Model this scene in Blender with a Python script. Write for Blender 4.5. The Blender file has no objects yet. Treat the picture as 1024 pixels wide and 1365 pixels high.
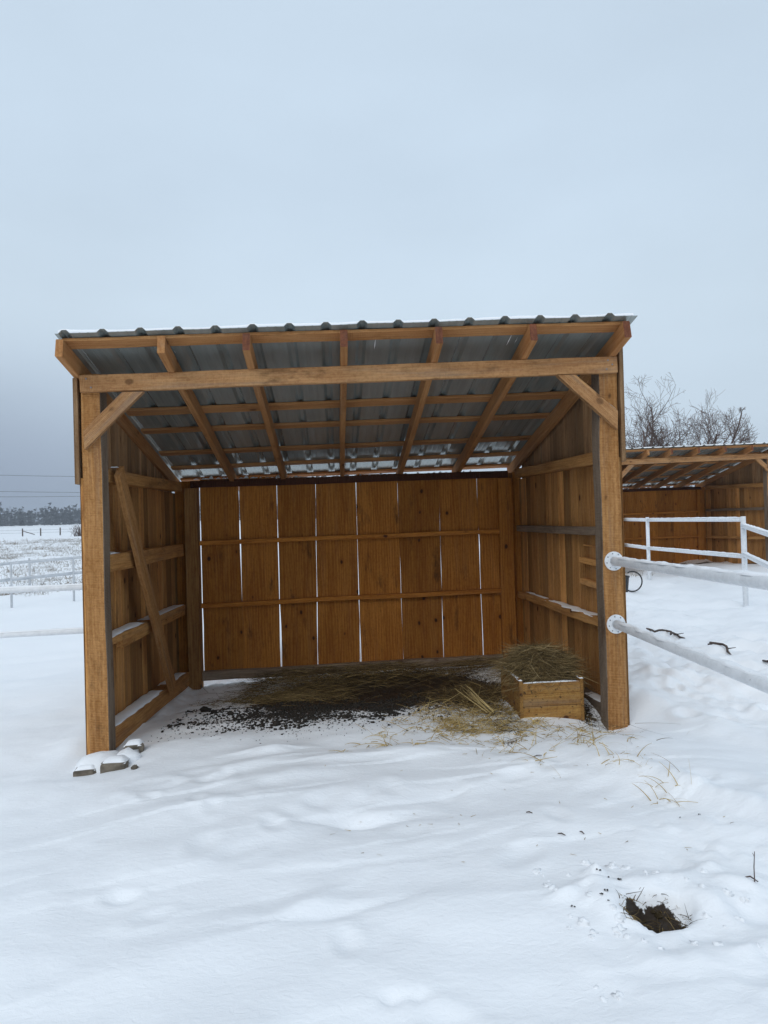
import bisect
import bpy, math, random
import numpy as np
from mathutils import Vector, Matrix
from mathutils import noise as mnoise

random.seed(7)
rng = np.random.default_rng(11)
scene = bpy.context.scene
COL = scene.collection
R = math.radians

# ------------------------------------------------------------------ camera
YAW, PITCH, ROLL = .0683, .0097, -.0277
fw = Vector((math.sin(YAW)*math.cos(PITCH), math.cos(YAW)*math.cos(PITCH), math.sin(PITCH)))
r0 = Vector((math.cos(YAW), -math.sin(YAW), 0)); u0 = r0.cross(fw)
cr = r0*math.cos(ROLL) + u0*math.sin(ROLL); cu = -r0*math.sin(ROLL) + u0*math.cos(ROLL)
CAM = Vector((-.08, -4.7554, 1.439))
cd = bpy.data.cameras.new('camera'); cam = bpy.data.objects.new('camera', cd); COL.objects.link(cam)
cam.matrix_world = Matrix(((cr.x, cu.x, -fw.x, CAM.x), (cr.y, cu.y, -fw.y, CAM.y), (cr.z, cu.z, -fw.z, CAM.z), (0, 0, 0, 1)))
cd.sensor_fit = 'VERTICAL'; cd.sensor_height = 36; cd.lens = 946/1365*36
cd.clip_start = .05; cd.clip_end = 5000
scene.camera = cam

# ------------------------------------------------------------------ sky, sun, exposure
SUN_EL, SUN_ROT = R(36), R(208)
world = bpy.data.worlds.new('World'); scene.world = world; world.use_nodes = True
nt = world.node_tree; N = nt.nodes; L = nt.links
for n in list(N): N.remove(n)
out = N.new('ShaderNodeOutputWorld'); bg = N.new('ShaderNodeBackground'); L.new(bg.outputs[0], out.inputs[0])
bg.inputs[1].default_value = .1
sky = N.new('ShaderNodeTexSky'); sky.sky_type = 'NISHITA'; sky.sun_disc = False
sky.sun_elevation = SUN_EL; sky.sun_rotation = SUN_ROT; sky.air_density = 1.5; sky.dust_density = 4
tc = N.new('ShaderNodeTexCoord'); sep = N.new('ShaderNodeSeparateXYZ'); L.new(tc.outputs['Generated'], sep.inputs[0])
ramp = N.new('ShaderNodeValToRGB'); L.new(sep.outputs['Z'], ramp.inputs[0])
els = ramp.color_ramp.elements
def stop(p, c):
    e = els.new(p); e.color = (*c, 1)
els[0].position = 0; els[0].color = (.55, .665, .785, 1)
els[1].position = 1; els[1].color = (.74, .85, .97, 1)
stop(.12, (.59, .705, .825)); stop(.26, (.615, .735, .85)); stop(.42, (.58, .70, .825)); stop(.6, (.585, .705, .83))
# the darker bank of snow cloud low over the fields on the left
dk = N.new('ShaderNodeMix'); dk.data_type = 'RGBA'
L.new(ramp.outputs[0], dk.inputs['A']); dk.inputs['B'].default_value = (.30, .37, .49, 1)
az = N.new('ShaderNodeMapRange'); az.interpolation_type = 'SMOOTHSTEP'; L.new(sep.outputs['X'], az.inputs[0])
az.inputs[1].default_value = .05; az.inputs[2].default_value = -.45; az.inputs[3].default_value = 0; az.inputs[4].default_value = 1
el = N.new('ShaderNodeMapRange'); el.interpolation_type = 'SMOOTHSTEP'; L.new(sep.outputs['Z'], el.inputs[0])
el.inputs[1].default_value = .30; el.inputs[2].default_value = .04; el.inputs[3].default_value = 0; el.inputs[4].default_value = 1
mm = N.new('ShaderNodeMath'); mm.operation = 'MULTIPLY'; L.new(az.outputs[0], mm.inputs[0]); L.new(el.outputs[0], mm.inputs[1])
L.new(mm.outputs[0], dk.inputs['Factor'])
mp = N.new('ShaderNodeMapping'); mp.inputs['Scale'].default_value = (1, 1, 2.4); L.new(tc.outputs['Generated'], mp.inputs[0])
cn = N.new('ShaderNodeTexNoise'); cn.inputs['Scale'].default_value = 2.3; cn.inputs['Detail'].default_value = 4; cn.inputs['Roughness'].default_value = .45
L.new(mp.outputs[0], cn.inputs['Vector'])
cm = N.new('ShaderNodeMapRange'); L.new(cn.outputs[0], cm.inputs[0])
cm.inputs[1].default_value = .3; cm.inputs[2].default_value = .7; cm.inputs[3].default_value = 9.55; cm.inputs[4].default_value = 10.6
sc_ = N.new('ShaderNodeVectorMath'); sc_.operation = 'SCALE'; L.new(dk.outputs['Result'], sc_.inputs[0]); L.new(cm.outputs[0], sc_.inputs['Scale'])
mx = N.new('ShaderNodeMix'); mx.data_type = 'RGBA'; mx.inputs['Factor'].default_value = .93
L.new(sky.outputs[0], mx.inputs['A']); L.new(sc_.outputs[0], mx.inputs['B']); L.new(mx.outputs['Result'], bg.inputs[0])

sl = bpy.data.lights.new('sun', 'SUN'); sl.energy = .75; sl.angle = R(40); sl.color = (1, .97, .92)
so = bpy.data.objects.new('sun', sl); COL.objects.link(so)
sd = Vector((math.sin(SUN_ROT)*math.cos(SUN_EL), math.cos(SUN_ROT)*math.cos(SUN_EL), math.sin(SUN_EL)))
so.rotation_euler = sd.to_track_quat('Z', 'Y').to_euler(); so.location = sd*20
vs = scene.view_settings; vs.view_transform = 'Standard'; vs.look = 'None'; vs.gamma = 1; vs.exposure = .10
scene.cycles.use_denoising = True
scene.cycles.max_bounces = 8; scene.cycles.diffuse_bounces = 5; scene.cycles.glossy_bounces = 3

# ------------------------------------------------------------------ materials
def newmat(name):
    m = bpy.data.materials.new(name); m.use_nodes = True
    t = m.node_tree; b = t.nodes['Principled BSDF']
    return m, t, b
def nd(t, kind, **kw):
    n = t.nodes.new('ShaderNode'+kind)
    for k, v in kw.items():
        if hasattr(n, k): setattr(n, k, v)
        else: n.inputs[k].default_value = v
    return n
def mixc(t, fac, a, b, blend='MIX'):
    n = t.nodes.new('ShaderNodeMix'); n.data_type = 'RGBA'; n.blend_type = blend
    for s, v in (('Factor', fac), ('A', a), ('B', b)):
        sock = n.inputs[s]
        if hasattr(v, 'links'): t.links.new(v, sock)
        else: sock.default_value = v if s == 'Factor' else (*v, 1)
    return n.outputs['Result']
def rng_(t, src, a, b, c=0, d=1, smooth=True):
    n = nd(t, 'MapRange'); n.interpolation_type = 'SMOOTHSTEP' if smooth else 'LINEAR'
    t.links.new(src, n.inputs[0])
    for i, v in enumerate((a, b, c, d)): n.inputs[i+1].default_value = v
    return n.outputs[0]
def math_(t, op, a, b=None):
    n = nd(t, 'Math', operation=op)
    for i, v in enumerate((a, b)):
        if v is None: continue
        if hasattr(v, 'links'): t.links.new(v, n.inputs[i])
        else: n.inputs[i].default_value = v
    return n.outputs[0]

def wood(name, light, dark, knot=(.075, .028, .010), grey=(.20, .175, .15), greyamt=.25, saw=.5, knots=1., stain=.5, speck=.2, ring=.26, kn=1., spots=0):
    m, t, b = newmat(name); lk = t.links.new
    at = nd(t, 'Attribute', attribute_name='gco'); v = at.outputs['Vector']
    tone = nd(t, 'Attribute', attribute_name='tone').outputs['Fac']
    def mapped(sx, sy, sz):
        n = nd(t, 'Mapping'); n.inputs['Scale'].default_value = (sx, sy, sz); lk(v, n.inputs[0]); return n.outputs[0]
    # warped growth rings
    wn = nd(t, 'TexNoise', Scale=1., Detail=2.); lk(mapped(1.1, 5, 5), wn.inputs['Vector'])
    wave = nd(t, 'TexWave', wave_type='BANDS', bands_direction='Y', Scale=11., Distortion=9., Detail=2.)
    wave.inputs['Detail Scale'].default_value = .6
    lk(mapped(.22, 1, 1), wave.inputs['Vector'])
    fib = nd(t, 'TexNoise', Scale=1., Detail=4., Roughness=.65); lk(mapped(3.5, 95, 95), fib.inputs['Vector'])
    big = nd(t, 'TexNoise', Scale=1., Detail=3.); lk(mapped(1.3, 9, 9), big.inputs['Vector'])
    fac = math_(t, 'ADD', math_(t, 'MULTIPLY', wave.outputs['Fac'], ring), math_(t, 'MULTIPLY', rng_(t, fib.outputs['Fac'], .34, .66), .50))
    fac = math_(t, 'ADD', fac, math_(t, 'MULTIPLY', rng_(t, big.outputs['Fac'], .35, .7), .35))
    sp_ = nd(t, 'TexNoise', Scale=1., Detail=4., Roughness=.7); lk(mapped(34, 52, 52), sp_.inputs['Vector'])
    fac = math_(t, 'ADD', fac, math_(t, 'MULTIPLY', rng_(t, sp_.outputs['Fac'], .42, .68), speck))
    ed = nd(t, 'TexNoise', Scale=1., Detail=5., Roughness=.7); lk(mapped(1.6, 26, 26), ed.inputs['Vector'])
    fac = math_(t, 'ADD', math_(t, 'SUBTRACT', fac, .08), math_(t, 'MULTIPLY', rng_(t, ed.outputs['Fac'], .52, .7), .22))
    fac = math_(t, 'MINIMUM', fac, 1.25)
    col = mixc(t, fac, light, dark)
    # weathered grey streaks
    gn = nd(t, 'TexNoise', Scale=1., Detail=5., Roughness=.6); lk(mapped(.9, 16, 16), gn.inputs['Vector'])
    col = mixc(t, math_(t, 'MULTIPLY', rng_(t, gn.outputs['Fac'], .5, .72), greyamt), col, grey)
    # damp / bark stains
    sn = nd(t, 'TexNoise', Scale=1., Detail=6., Roughness=.7); lk(mapped(2.2, 7, 7), sn.inputs['Vector'])
    col = mixc(t, math_(t, 'MULTIPLY', rng_(t, sn.outputs['Fac'], .56, .72), stain), col, (.075, .034, .012))
    if spots:
        pn = nd(t, 'TexNoise', Scale=1., Detail=3., Roughness=.6); lk(mapped(34, 40, 40), pn.inputs['Vector'])
        col = mixc(t, math_(t, 'MULTIPLY', rng_(t, pn.outputs['Fac'], .62, .67), spots), col, (.05, .03, .015))
    # knots
    vo = nd(t, 'TexVoronoi', feature='F1', Scale=1.); vo.inputs['Randomness'].default_value = 1.
    kd = nd(t, 'TexNoise', Scale=1., Detail=2.); lk(mapped(9, 22, 22), kd.inputs['Vector'])
    kv = nd(t, 'VectorMath', operation='ADD'); lk(mapped(2.9*kn, 4.4*kn, 4.4*kn), kv.inputs[0])
    ks = nd(t, 'VectorMath', operation='SCALE'); lk(kd.outputs['Color'], ks.inputs[0]); ks.inputs['Scale'].default_value = .10
    lk(ks.outputs[0], kv.inputs[1]); lk(kv.outputs[0], vo.inputs['Vector'])
    km = math_(t, 'MULTIPLY', rng_(t, vo.outputs['Distance'], .115, .06), knots)
    halo = math_(t, 'MULTIPLY', rng_(t, vo.outputs['Distance'], .32, .08), .5*knots)
    col = mixc(t, halo, col, dark); col = mixc(t, km, col, knot)
    # board to board tone
    tv = nd(t, 'VectorMath', operation='SCALE'); lk(col, tv.inputs[0]); lk(tone, tv.inputs['Scale'])
    lk(tv.outputs[0], b.inputs['Base Color'])
    b.inputs['Roughness'].default_value = .82; b.inputs['Specular IOR Level'].default_value = .25
    sw = nd(t, 'TexWave', wave_type='BANDS', bands_direction='X', Scale=30., Distortion=2.5, Detail=2.); lk(mapped(1, .4, .4), sw.inputs['Vector'])
    h = math_(t, 'ADD', math_(t, 'MULTIPLY', sw.outputs['Fac'], saw), math_(t, 'MULTIPLY', fib.outputs['Fac'], 1.2))
    bp = nd(t, 'Bump', Strength=.7, Distance=.006); lk(h, bp.inputs['Height']); lk(bp.outputs[0], b.inputs['Normal'])
    return m

M = {}
M['post'] = wood('post_wood', (.55, .285, .105), (.33, .145, .042), greyamt=.35, saw=1., speck=.5)
M['beam'] = wood('beam_wood', (.53, .295, .13), (.31, .145, .055), greyamt=.45, speck=.4, saw=.6, knots=.6, stain=.65)
M['rafter'] = wood('rafter_wood', (.50, .255, .10), (.33, .135, .042), greyamt=.2, saw=.5, knots=.7, stain=.6)
M['board'] = wood('board_wood', (.56, .228, .043), (.32, .108, .016), greyamt=.08, saw=.6, stain=.75, speck=.3, ring=.30, kn=1.3)
M['side'] = wood('side_board_wood', (.60, .315, .105), (.30, .125, .035), greyamt=.2, kn=1.25, saw=.5, stain=.6)
M['gable'] = wood('gable_board_wood', (.56, .35, .185), (.30, .16, .07), greyamt=.4, saw=.4, stain=.55)
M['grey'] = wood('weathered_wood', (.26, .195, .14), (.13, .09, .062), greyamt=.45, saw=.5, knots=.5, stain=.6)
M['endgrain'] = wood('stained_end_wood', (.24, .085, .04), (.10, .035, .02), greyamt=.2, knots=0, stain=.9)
M['box'] = wood('box_wood', (.45, .25, .072), (.25, .115, .03), greyamt=.35, saw=.6, stain=1., speck=.5, kn=1.4, spots=.85)

def plain(name, col, rough=.6, metal=0., var=.0, scale=8., bump=0.):
    m, t, b = newmat(name); lk = t.links.new
    b.inputs['Roughness'].default_value = rough; b.inputs['Metallic'].default_value = metal
    n = nd(t, 'TexNoise', Scale=scale, Detail=6., Roughness=.65); tcn = nd(t, 'TexCoord'); lk(tcn.outputs['Object'], n.inputs['Vector'])
    lo = tuple(max(0, c*(1-var)) for c in col); hi = tuple(min(1, c*(1+var)) for c in col)
    lk(mixc(t, rng_(t, n.outputs['Fac'], .3, .7), lo, hi), b.inputs['Base Color'])
    if bump:
        bp = nd(t, 'Bump', Strength=bump, Distance=.01); lk(n.outputs['Fac'], bp.inputs['Height']); lk(bp.outputs[0], b.inputs['Normal'])
    return m
def steel_roof():
    m, t, b = newmat('roof_steel'); lk = t.links.new
    tcn = nd(t, 'TexCoord'); mpn = nd(t, 'Mapping'); mpn.inputs['Scale'].default_value = (22, 1.2, 5); lk(tcn.outputs['Object'], mpn.inputs[0])
    n = nd(t, 'TexNoise', Scale=1., Detail=5., Roughness=.6); lk(mpn.outputs[0], n.inputs['Vector'])
    lk(mixc(t, rng_(t, n.outputs['Fac'], .3, .7), (.27, .305, .29), (.34, .375, .36)), b.inputs['Base Color'])
    n2 = nd(t, 'TexNoise', Scale=9., Detail=5.); lk(tcn.outputs['Object'], n2.inputs['Vector'])
    lk(rng_(t, n2.outputs['Fac'], .3, .7, .20, .25), b.inputs['Roughness']); b.inputs['Metallic'].default_value = .42
    return m
def chipped(name, col, *a):
    m = plain(name, col, *a); t = m.node_tree; b = t.nodes['Principled BSDF']; src = b.inputs['Base Color'].links[0].from_socket
    tcn = nd(t, 'TexCoord'); n = nd(t, 'TexNoise', Scale=38., Detail=6., Roughness=.7); t.links.new(tcn.outputs['Object'], n.inputs['Vector'])
    t.links.new(mixc(t, rng_(t, n.outputs['Fac'], .66, .72), src, (.16, .11, .08)), b.inputs['Base Color']); return m
M['steel'] = steel_roof()
M['white'] = chipped('white_painted_pipe', (.74, .76, .78), .45, 0, .08, 20, .15)
M['galv'] = plain('dull_white_pipe', (.52, .54, .565), .5, 0, .12, 9)
M['bolt'] = plain('zinc_bolt', (.25, .26, .28), .4, .8, .2)
M['bark'] = plain('bark', (.085, .062, .052), .9, 0, .4, 6, .4)
M['twig'] = plain('twigs', (.105, .070, .058), .9, 0, .3, 3)
M['black'] = plain('black_rubber', (.018, .018, .02), .45, 0, .3)
M['wire'] = plain('cable', (.03, .032, .036), .6)
M['stone'] = plain('stone', (.15, .125, .095), .9, 0, .45, 14, .6)
M['oldpost'] = plain('old_post_wood', (.10, .08, .065), .9, 0, .4, 6)
M['manure'] = plain('manure', (.022, .017, .012), .9, 0, .5, 30, .4)
M['far'] = plain('far_trees', (.045, .05, .056), .95, 0, .5, .08)

def strand_mat(name, stops):
    m, t, b = newmat(name); lk = t.links.new
    tone = nd(t, 'Attribute', attribute_name='tone').outputs['Fac']
    r = nd(t, 'ValToRGB'); lk(tone, r.inputs[0]); e = r.color_ramp.elements
    e[0].position, e[0].color = stops[0][0], (*stops[0][1], 1); e[1].position, e[1].color = stops[-1][0], (*stops[-1][1], 1)
    for p, c in stops[1:-1]:
        q = e.new(p); q.color = (*c, 1)
    lk(r.outputs[0], b.inputs['Base Color']); b.inputs['Roughness'].default_value = .7; b.inputs['Specular IOR Level'].default_value = .2
    return m
M['hay'] = strand_mat('hay', [(0, (.045, .032, .015)), (.4, (.15, .105, .048)), (.75, (.28, .195, .085)), (1, (.48, .36, .18))])
M['oldhay'] = strand_mat('old_hay', [(0, (.035, .025, .012)), (.5, (.115, .075, .032)), (.85, (.24, .165, .065)), (1, (.42, .30, .13))])
M['straw'] = strand_mat('straw', [(0, (.14, .09, .035)), (.5, (.38, .265, .10)), (1, (.58, .44, .20))])
M['weed'] = strand_mat('dry_weeds', [(0, (.09, .065, .045)), (.5, (.20, .15, .10)), (1, (.34, .27, .19))])

def snow_mat(name, ground=False):
    m, t, b = newmat(name); lk = t.links.new
    tcn = nd(t, 'TexCoord'); P = tcn.outputs['Object']
    big = nd(t, 'TexNoise', Scale=1.3, Detail=3.); lk(P, big.inputs['Vector'])
    col = mixc(t, big.outputs['Fac'], (.885, .90, .925), (.93, .94, .955))
    b.inputs['Roughness'].default_value = .55; b.inputs['Specular IOR Level'].default_value = .3
    mpn = nd(t, 'Mapping'); mpn.inputs['Scale'].default_value = (26, 44, 30); mpn.inputs['Rotation'].default_value = (0, 0, R(18)); lk(P, mpn.inputs[0])
    rip = nd(t, 'TexNoise', Scale=1., Detail=3., Roughness=.5, Distortion=.6); lk(mpn.outputs[0], rip.inputs['Vector'])
    gr = nd(t, 'TexNoise', Scale=240., Detail=3., Roughness=.7); lk(P, gr.inputs['Vector'])
    hgt = math_(t, 'ADD', math_(t, 'MULTIPLY', rip.outputs['Fac'], .8), math_(t, 'MULTIPLY', gr.outputs['Fac'], .22))
    bp = nd(t, 'Bump', Strength=.5, Distance=.009); lk(hgt, bp.inputs['Height']); lk(bp.outputs[0], b.inputs['Normal'])
    if ground:
        d = nd(t, 'Attribute', attribute_name='dirt').outputs['Fac']
        n1 = nd(t, 'TexNoise', Scale=42., Detail=6., Roughness=.7); lk(P, n1.inputs['Vector'])
        n2 = nd(t, 'TexNoise', Scale=130., Detail=4.); lk(P, n2.inputs['Vector'])
        f = math_(t, 'ADD', math_(t, 'MULTIPLY', n1.outputs['Fac'], .75), math_(t, 'MULTIPLY', n2.outputs['Fac'], .25))
        f = math_(t, 'ADD', math_(t, 'MULTIPLY', math_(t, 'SUBTRACT', f, .5), 1.5), d)
        soil = mixc(t, n2.outputs['Fac'], (.016, .011, .008), (.055, .038, .025))
        col = mixc(t, rng_(t, f, .44, .56), col, soil)
    lk(col, b.inputs['Base Color'])
    return m
M['snow'] = snow_mat('snow'); M['ground'] = snow_mat('snow_ground', True)

# ------------------------------------------------------------------ mesh helpers
class MB:
    def __init__(s): s.v = []; s.f = []; s.g = []; s.t = []; s.m = []
    def add(s, V, F, G=None, tone=1., mi=0):
        o = len(s.v); s.v += [tuple(p) for p in V]; s.f += [tuple(i+o for i in f) for f in F]
        s.g += [tuple(p) for p in (G if G is not None else V)]
        s.t += list(tone) if hasattr(tone, '__len__') else [tone]*len(V)
        s.m += list(mi) if hasattr(mi, '__len__') else [mi]*len(F)
    def build(s, name, mats, parent=None, smooth=False, loc=None):
        me = bpy.data.meshes.new(name); me.from_pydata(s.v, [], s.f)
        a = me.attributes.new('gco', 'FLOAT_VECTOR', 'POINT'); a.data.foreach_set('vector', np.array(s.g, 'f').ravel())
        a = me.attributes.new('tone', 'FLOAT', 'POINT'); a.data.foreach_set('value', np.array(s.t, 'f'))
        for m in (mats if isinstance(mats, (list, tuple)) else [mats]): me.materials.append(m if not isinstance(m, str) else M[m])
        me.polygons.foreach_set('material_index', s.m)
        if smooth: me.polygons.foreach_set('use_smooth', [True]*len(me.polygons))
        me.update()
        o = bpy.data.objects.new(name, me); COL.objects.link(o)
        if parent: o.parent = parent
        return o
def empty(name, loc, label, cat, group=None, rz=0):
    o = bpy.data.objects.new(name, None); COL.objects.link(o); o.location = loc; o.rotation_euler.z = rz
    o.empty_display_size = .1
    return tag(o, label, cat, group)
def tag(o, label=None, cat=None, group=None, kind=None):
    if label: o['label'] = label
    if cat: o['category'] = cat
    if group: o['group'] = group
    if kind: o['kind'] = kind
    return o
def stuff(o, label, cat): return tag(o, label, cat, kind='stuff')

def beam(mb, p0, p1, w, h, up=(0, 0, 1), ch=.004, warp=.003, tone=None, side_mat=None, end_mat=None, seg=None, wane=0.):
    """a sawn timber from p0 to p1; w across, h along 'up'."""
    p0 = Vector(p0); p1 = Vector(p1); d = p1-p0; Ln = d.length; d.normalize()
    up = Vector(up); x = d.cross(up).normalized(); z = x.cross(d).normalized()
    seg = seg or max(4, int(Ln/.16)); off = Vector((random.uniform(-40, 40), random.uniform(-40, 40), random.uniform(-40, 40)))
    tone = tone if tone is not None else random.uniform(.86, 1.12)
    V, G, F, mi = [], [], [], []
    a, b_ = w/2, h/2
    sec = [(-a+ch, -b_), (a-ch, -b_), (a, -b_+ch), (a, b_-ch), (a-ch, b_), (-a+ch, b_), (-a, b_-ch), (-a, -b_+ch)]
    for i in range(seg+1):
        s = Ln*i/seg
        nx = mnoise.noise(off+Vector((s*1.3, 0, 0)))*warp*2.; nz = mnoise.noise(off+Vector((s*1.3, 9, 0)))*warp*2.
        for k, (u, v) in enumerate(sec):
            e = mnoise.noise(off+Vector((s*5, u*7, v*7)))*warp*.7
            uu, vv = u+nx+e, v+nz+e
            if wane and u < 0: uu += wane*max(0, mnoise.noise(off+Vector((s*2.2, 3, v*2)))+.15)
            V.append(p0+d*s+x*uu+z*vv); G.append((s+off.x, u+off.y, v+off.z))
    for i in range(seg):
        for k in range(8):
            k2 = (k+1) % 8
            F.append((i*8+k, i*8+k2, i*8+8+k2, i*8+8+k)); mi.append(1 if (side_mat and k in side_mat) else 0)
    em = 2 if end_mat else 0
    F.append(tuple(range(7, -1, -1))); mi.append(em); F.append(tuple(seg*8+k for k in range(8))); mi.append(em)
    mb.add(V, F, G, tone, mi)

def prism(mb, poly, y0, y1, grain, tone=1.):
    """polygon in the XZ plane (x, z) extruded from y0 to y1; grain = direction of the fibres."""
    n = len(poly); g = Vector((grain[0], grain[1])).normalized(); off = random.uniform(-30, 30)
    V = [(x, y0, z) for x, z in poly]+[(x, y1, z) for x, z in poly]
    G = [(x*g.x+z*g.y+off, -x*g.y+z*g.x+off, y) for x, y, z in V]
    F = [tuple(range(n)), tuple(range(2*n-1, n-1, -1))]+[(i, n+i, n+(i+1) % n, (i+1) % n) for i in range(n)]
    mb.add(V, F, G, tone)

def plank(mb, edgeL, edgeR, zs, P, depth, tone=None, nrow=8, mi=0):
    """vertical board: edgeL/edgeR give the lateral coordinate at height z; P(lateral, thick, z) maps to space."""
    off = random.uniform(-50, 50); tone = tone if tone is not None else random.uniform(.82, 1.15)
    V, G, F = [], [], []
    z0, z1 = zs
    cup = random.uniform(-.003, .003); lean = random.uniform(-.002, .002)
    for i in range(nrow+1):
        q = i/nrow
        zz = [(z0(0) if callable(z0) else z0), (z1(0) if callable(z1) else z1)]
        zm = zz[0]+(zz[1]-zz[0])*q
        l, r = edgeL(zm), edgeR(zm)
        l += mnoise.noise(Vector((zm*3, off, 0)))*.0025; r += mnoise.noise(Vector((zm*3, off, 5)))*.0025
        for lat in (l, r):
            zb = z0(lat) if callable(z0) else z0; zt = z1(lat) if callable(z1) else z1
            z = zb+(zt-zb)*q
            for th in (0, depth):
                V.append(P(lat, th+cup*math.sin(q*3.1)+lean*q, z)); G.append((z+off, lat+off*.37, th+off*.11))
    for i in range(nrow):
        a = i*4; b_ = a+4
        F += [(a, a+2, b_+2, b_), (a+1, b_+1, b_+3, a+3), (a, b_, b_+1, a+1), (a+2, a+3, b_+3, b_+2)]
    F += [(0, 1, 3, 2), (nrow*4, nrow*4+2, nrow*4+3, nrow*4+1)]
    mb.add(V, F, G, tone, [mi]*len(F))

def tube(mb, pts, rad, n=8, cap=True, tone=1.):
    pts = [Vector(p) for p in pts]; V, F = [], []
    rad = rad if hasattr(rad, '__len__') else [rad]*len(pts)
    ref = None
    for i, p in enumerate(pts):
        d = (pts[min(i+1, len(pts)-1)]-pts[max(i-1, 0)]).normalized()
        if ref is None:
            ref = d.orthogonal().normalized()
        ref = (ref-d*ref.dot(d)); ref = ref.normalized() if ref.length > 1e-6 else d.orthogonal().normalized()
        b_ = d.cross(ref)
        for k in range(n):
            a = 2*math.pi*k/n; V.append(p+(ref*math.cos(a)+b_*math.sin(a))*rad[i])
    for i in range(len(pts)-1):
        for k in range(n): F.append((i*n+k, i*n+(k+1) % n, (i+1)*n+(k+1) % n, (i+1)*n+k))
    if cap and n > 2: F.append(tuple(range(n-1, -1, -1))); F.append(tuple((len(pts)-1)*n+k for k in range(n)))
    mb.add(V, F, None, tone)

def strand(mb, p, d, Ln, w, tone, bend=.6, seg=4, droop=0.):
    """one curved blade of hay: a thin ribbon with a fold."""
    p = Vector(p); d = Vector(d).normalized()
    side = d.cross(Vector((random.gauss(0, 1), random.gauss(0, 1), random.gauss(0, 1)))).normalized()
    cv = Vector((random.gauss(0, 1), random.gauss(0, 1), random.gauss(0, .5)))*bend
    V, F = [], []
    for i in range(seg+1):
        ww = w*(1-.65*i/seg)
        V += [p-side*ww*.5, p+side*ww*.5]
        d = (d+cv*(.5/seg)+Vector((0, 0, -droop/seg))).normalized(); p = p+d*(Ln/seg)
    for i in range(seg): F.append((2*i, 2*i+1, 2*i+3, 2*i+2))
    mb.add(V, F, None, tone)

def lump(mb, c, r, n=8, m=6, rough=.35, flat=.7, tone=1., seed=None):
    c = Vector(c); sd_ = random.uniform(0, 100) if seed is None else seed
    V, F = [], []
    for j in range(m+1):
        ph = math.pi*j/m
        for i in range(n):
            a = 2*math.pi*i/n
            u = Vector((math.sin(ph)*math.cos(a), math.sin(ph)*math.sin(a), math.cos(ph)))
            k = 1+rough*mnoise.noise(u*1.7+Vector((sd_, 0, 0)))*1.6
            V.append(c+Vector((u.x*r*k, u.y*r*k, u.z*r*k*flat)))
    for j in range(m):
        for i in range(n): F.append((j*n+i, (j+1)*n+i, (j+1)*n+(i+1) % n, j*n+(i+1) % n))
    mb.add(V, F, None, tone)

def snowcap(mb, p0, p1, width, h, side=(1, 0, 0), seg=None, ragged=.3):
    """a bumpy strip of snow lying along p0-p1 with its cross direction 'side'."""
    p0 = Vector(p0); p1 = Vector(p1); s = Vector(side).normalized(); Ln = (p1-p0).length
    seg = seg or max(3, int(Ln/.04)); off = random.uniform(0, 90); V, F = [], []
    prof = [(-.5, 0), (-.47, .5), (-.3, .9), (0, 1), (.3, .92), (.47, .5), (.5, 0)]
    for i in range(seg+1):
        q = i/seg; end = min(1, min(q, 1-q)*seg/2.5+.12)
        for u, v in prof:
            hh = h*(.75+.7*mnoise.noise(Vector((q*Ln*9, u*3, off))))*v*end
            ww = u*width*(1+ragged*mnoise.noise(Vector((q*Ln*7, off, u))))
            V.append(p0+(p1-p0)*q+s*ww+Vector((0, 0, max(0, hh))))
    n = len(prof)
    for i in range(seg):
        for k in range(n-1): F.append((i*n+k, (i+1)*n+k, (i+1)*n+k+1, i*n+k+1))
    F.append(tuple(range(n))); F.append(tuple(seg*n+k for k in range(n-1, -1, -1)))
    mb.add(V, F)

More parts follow.
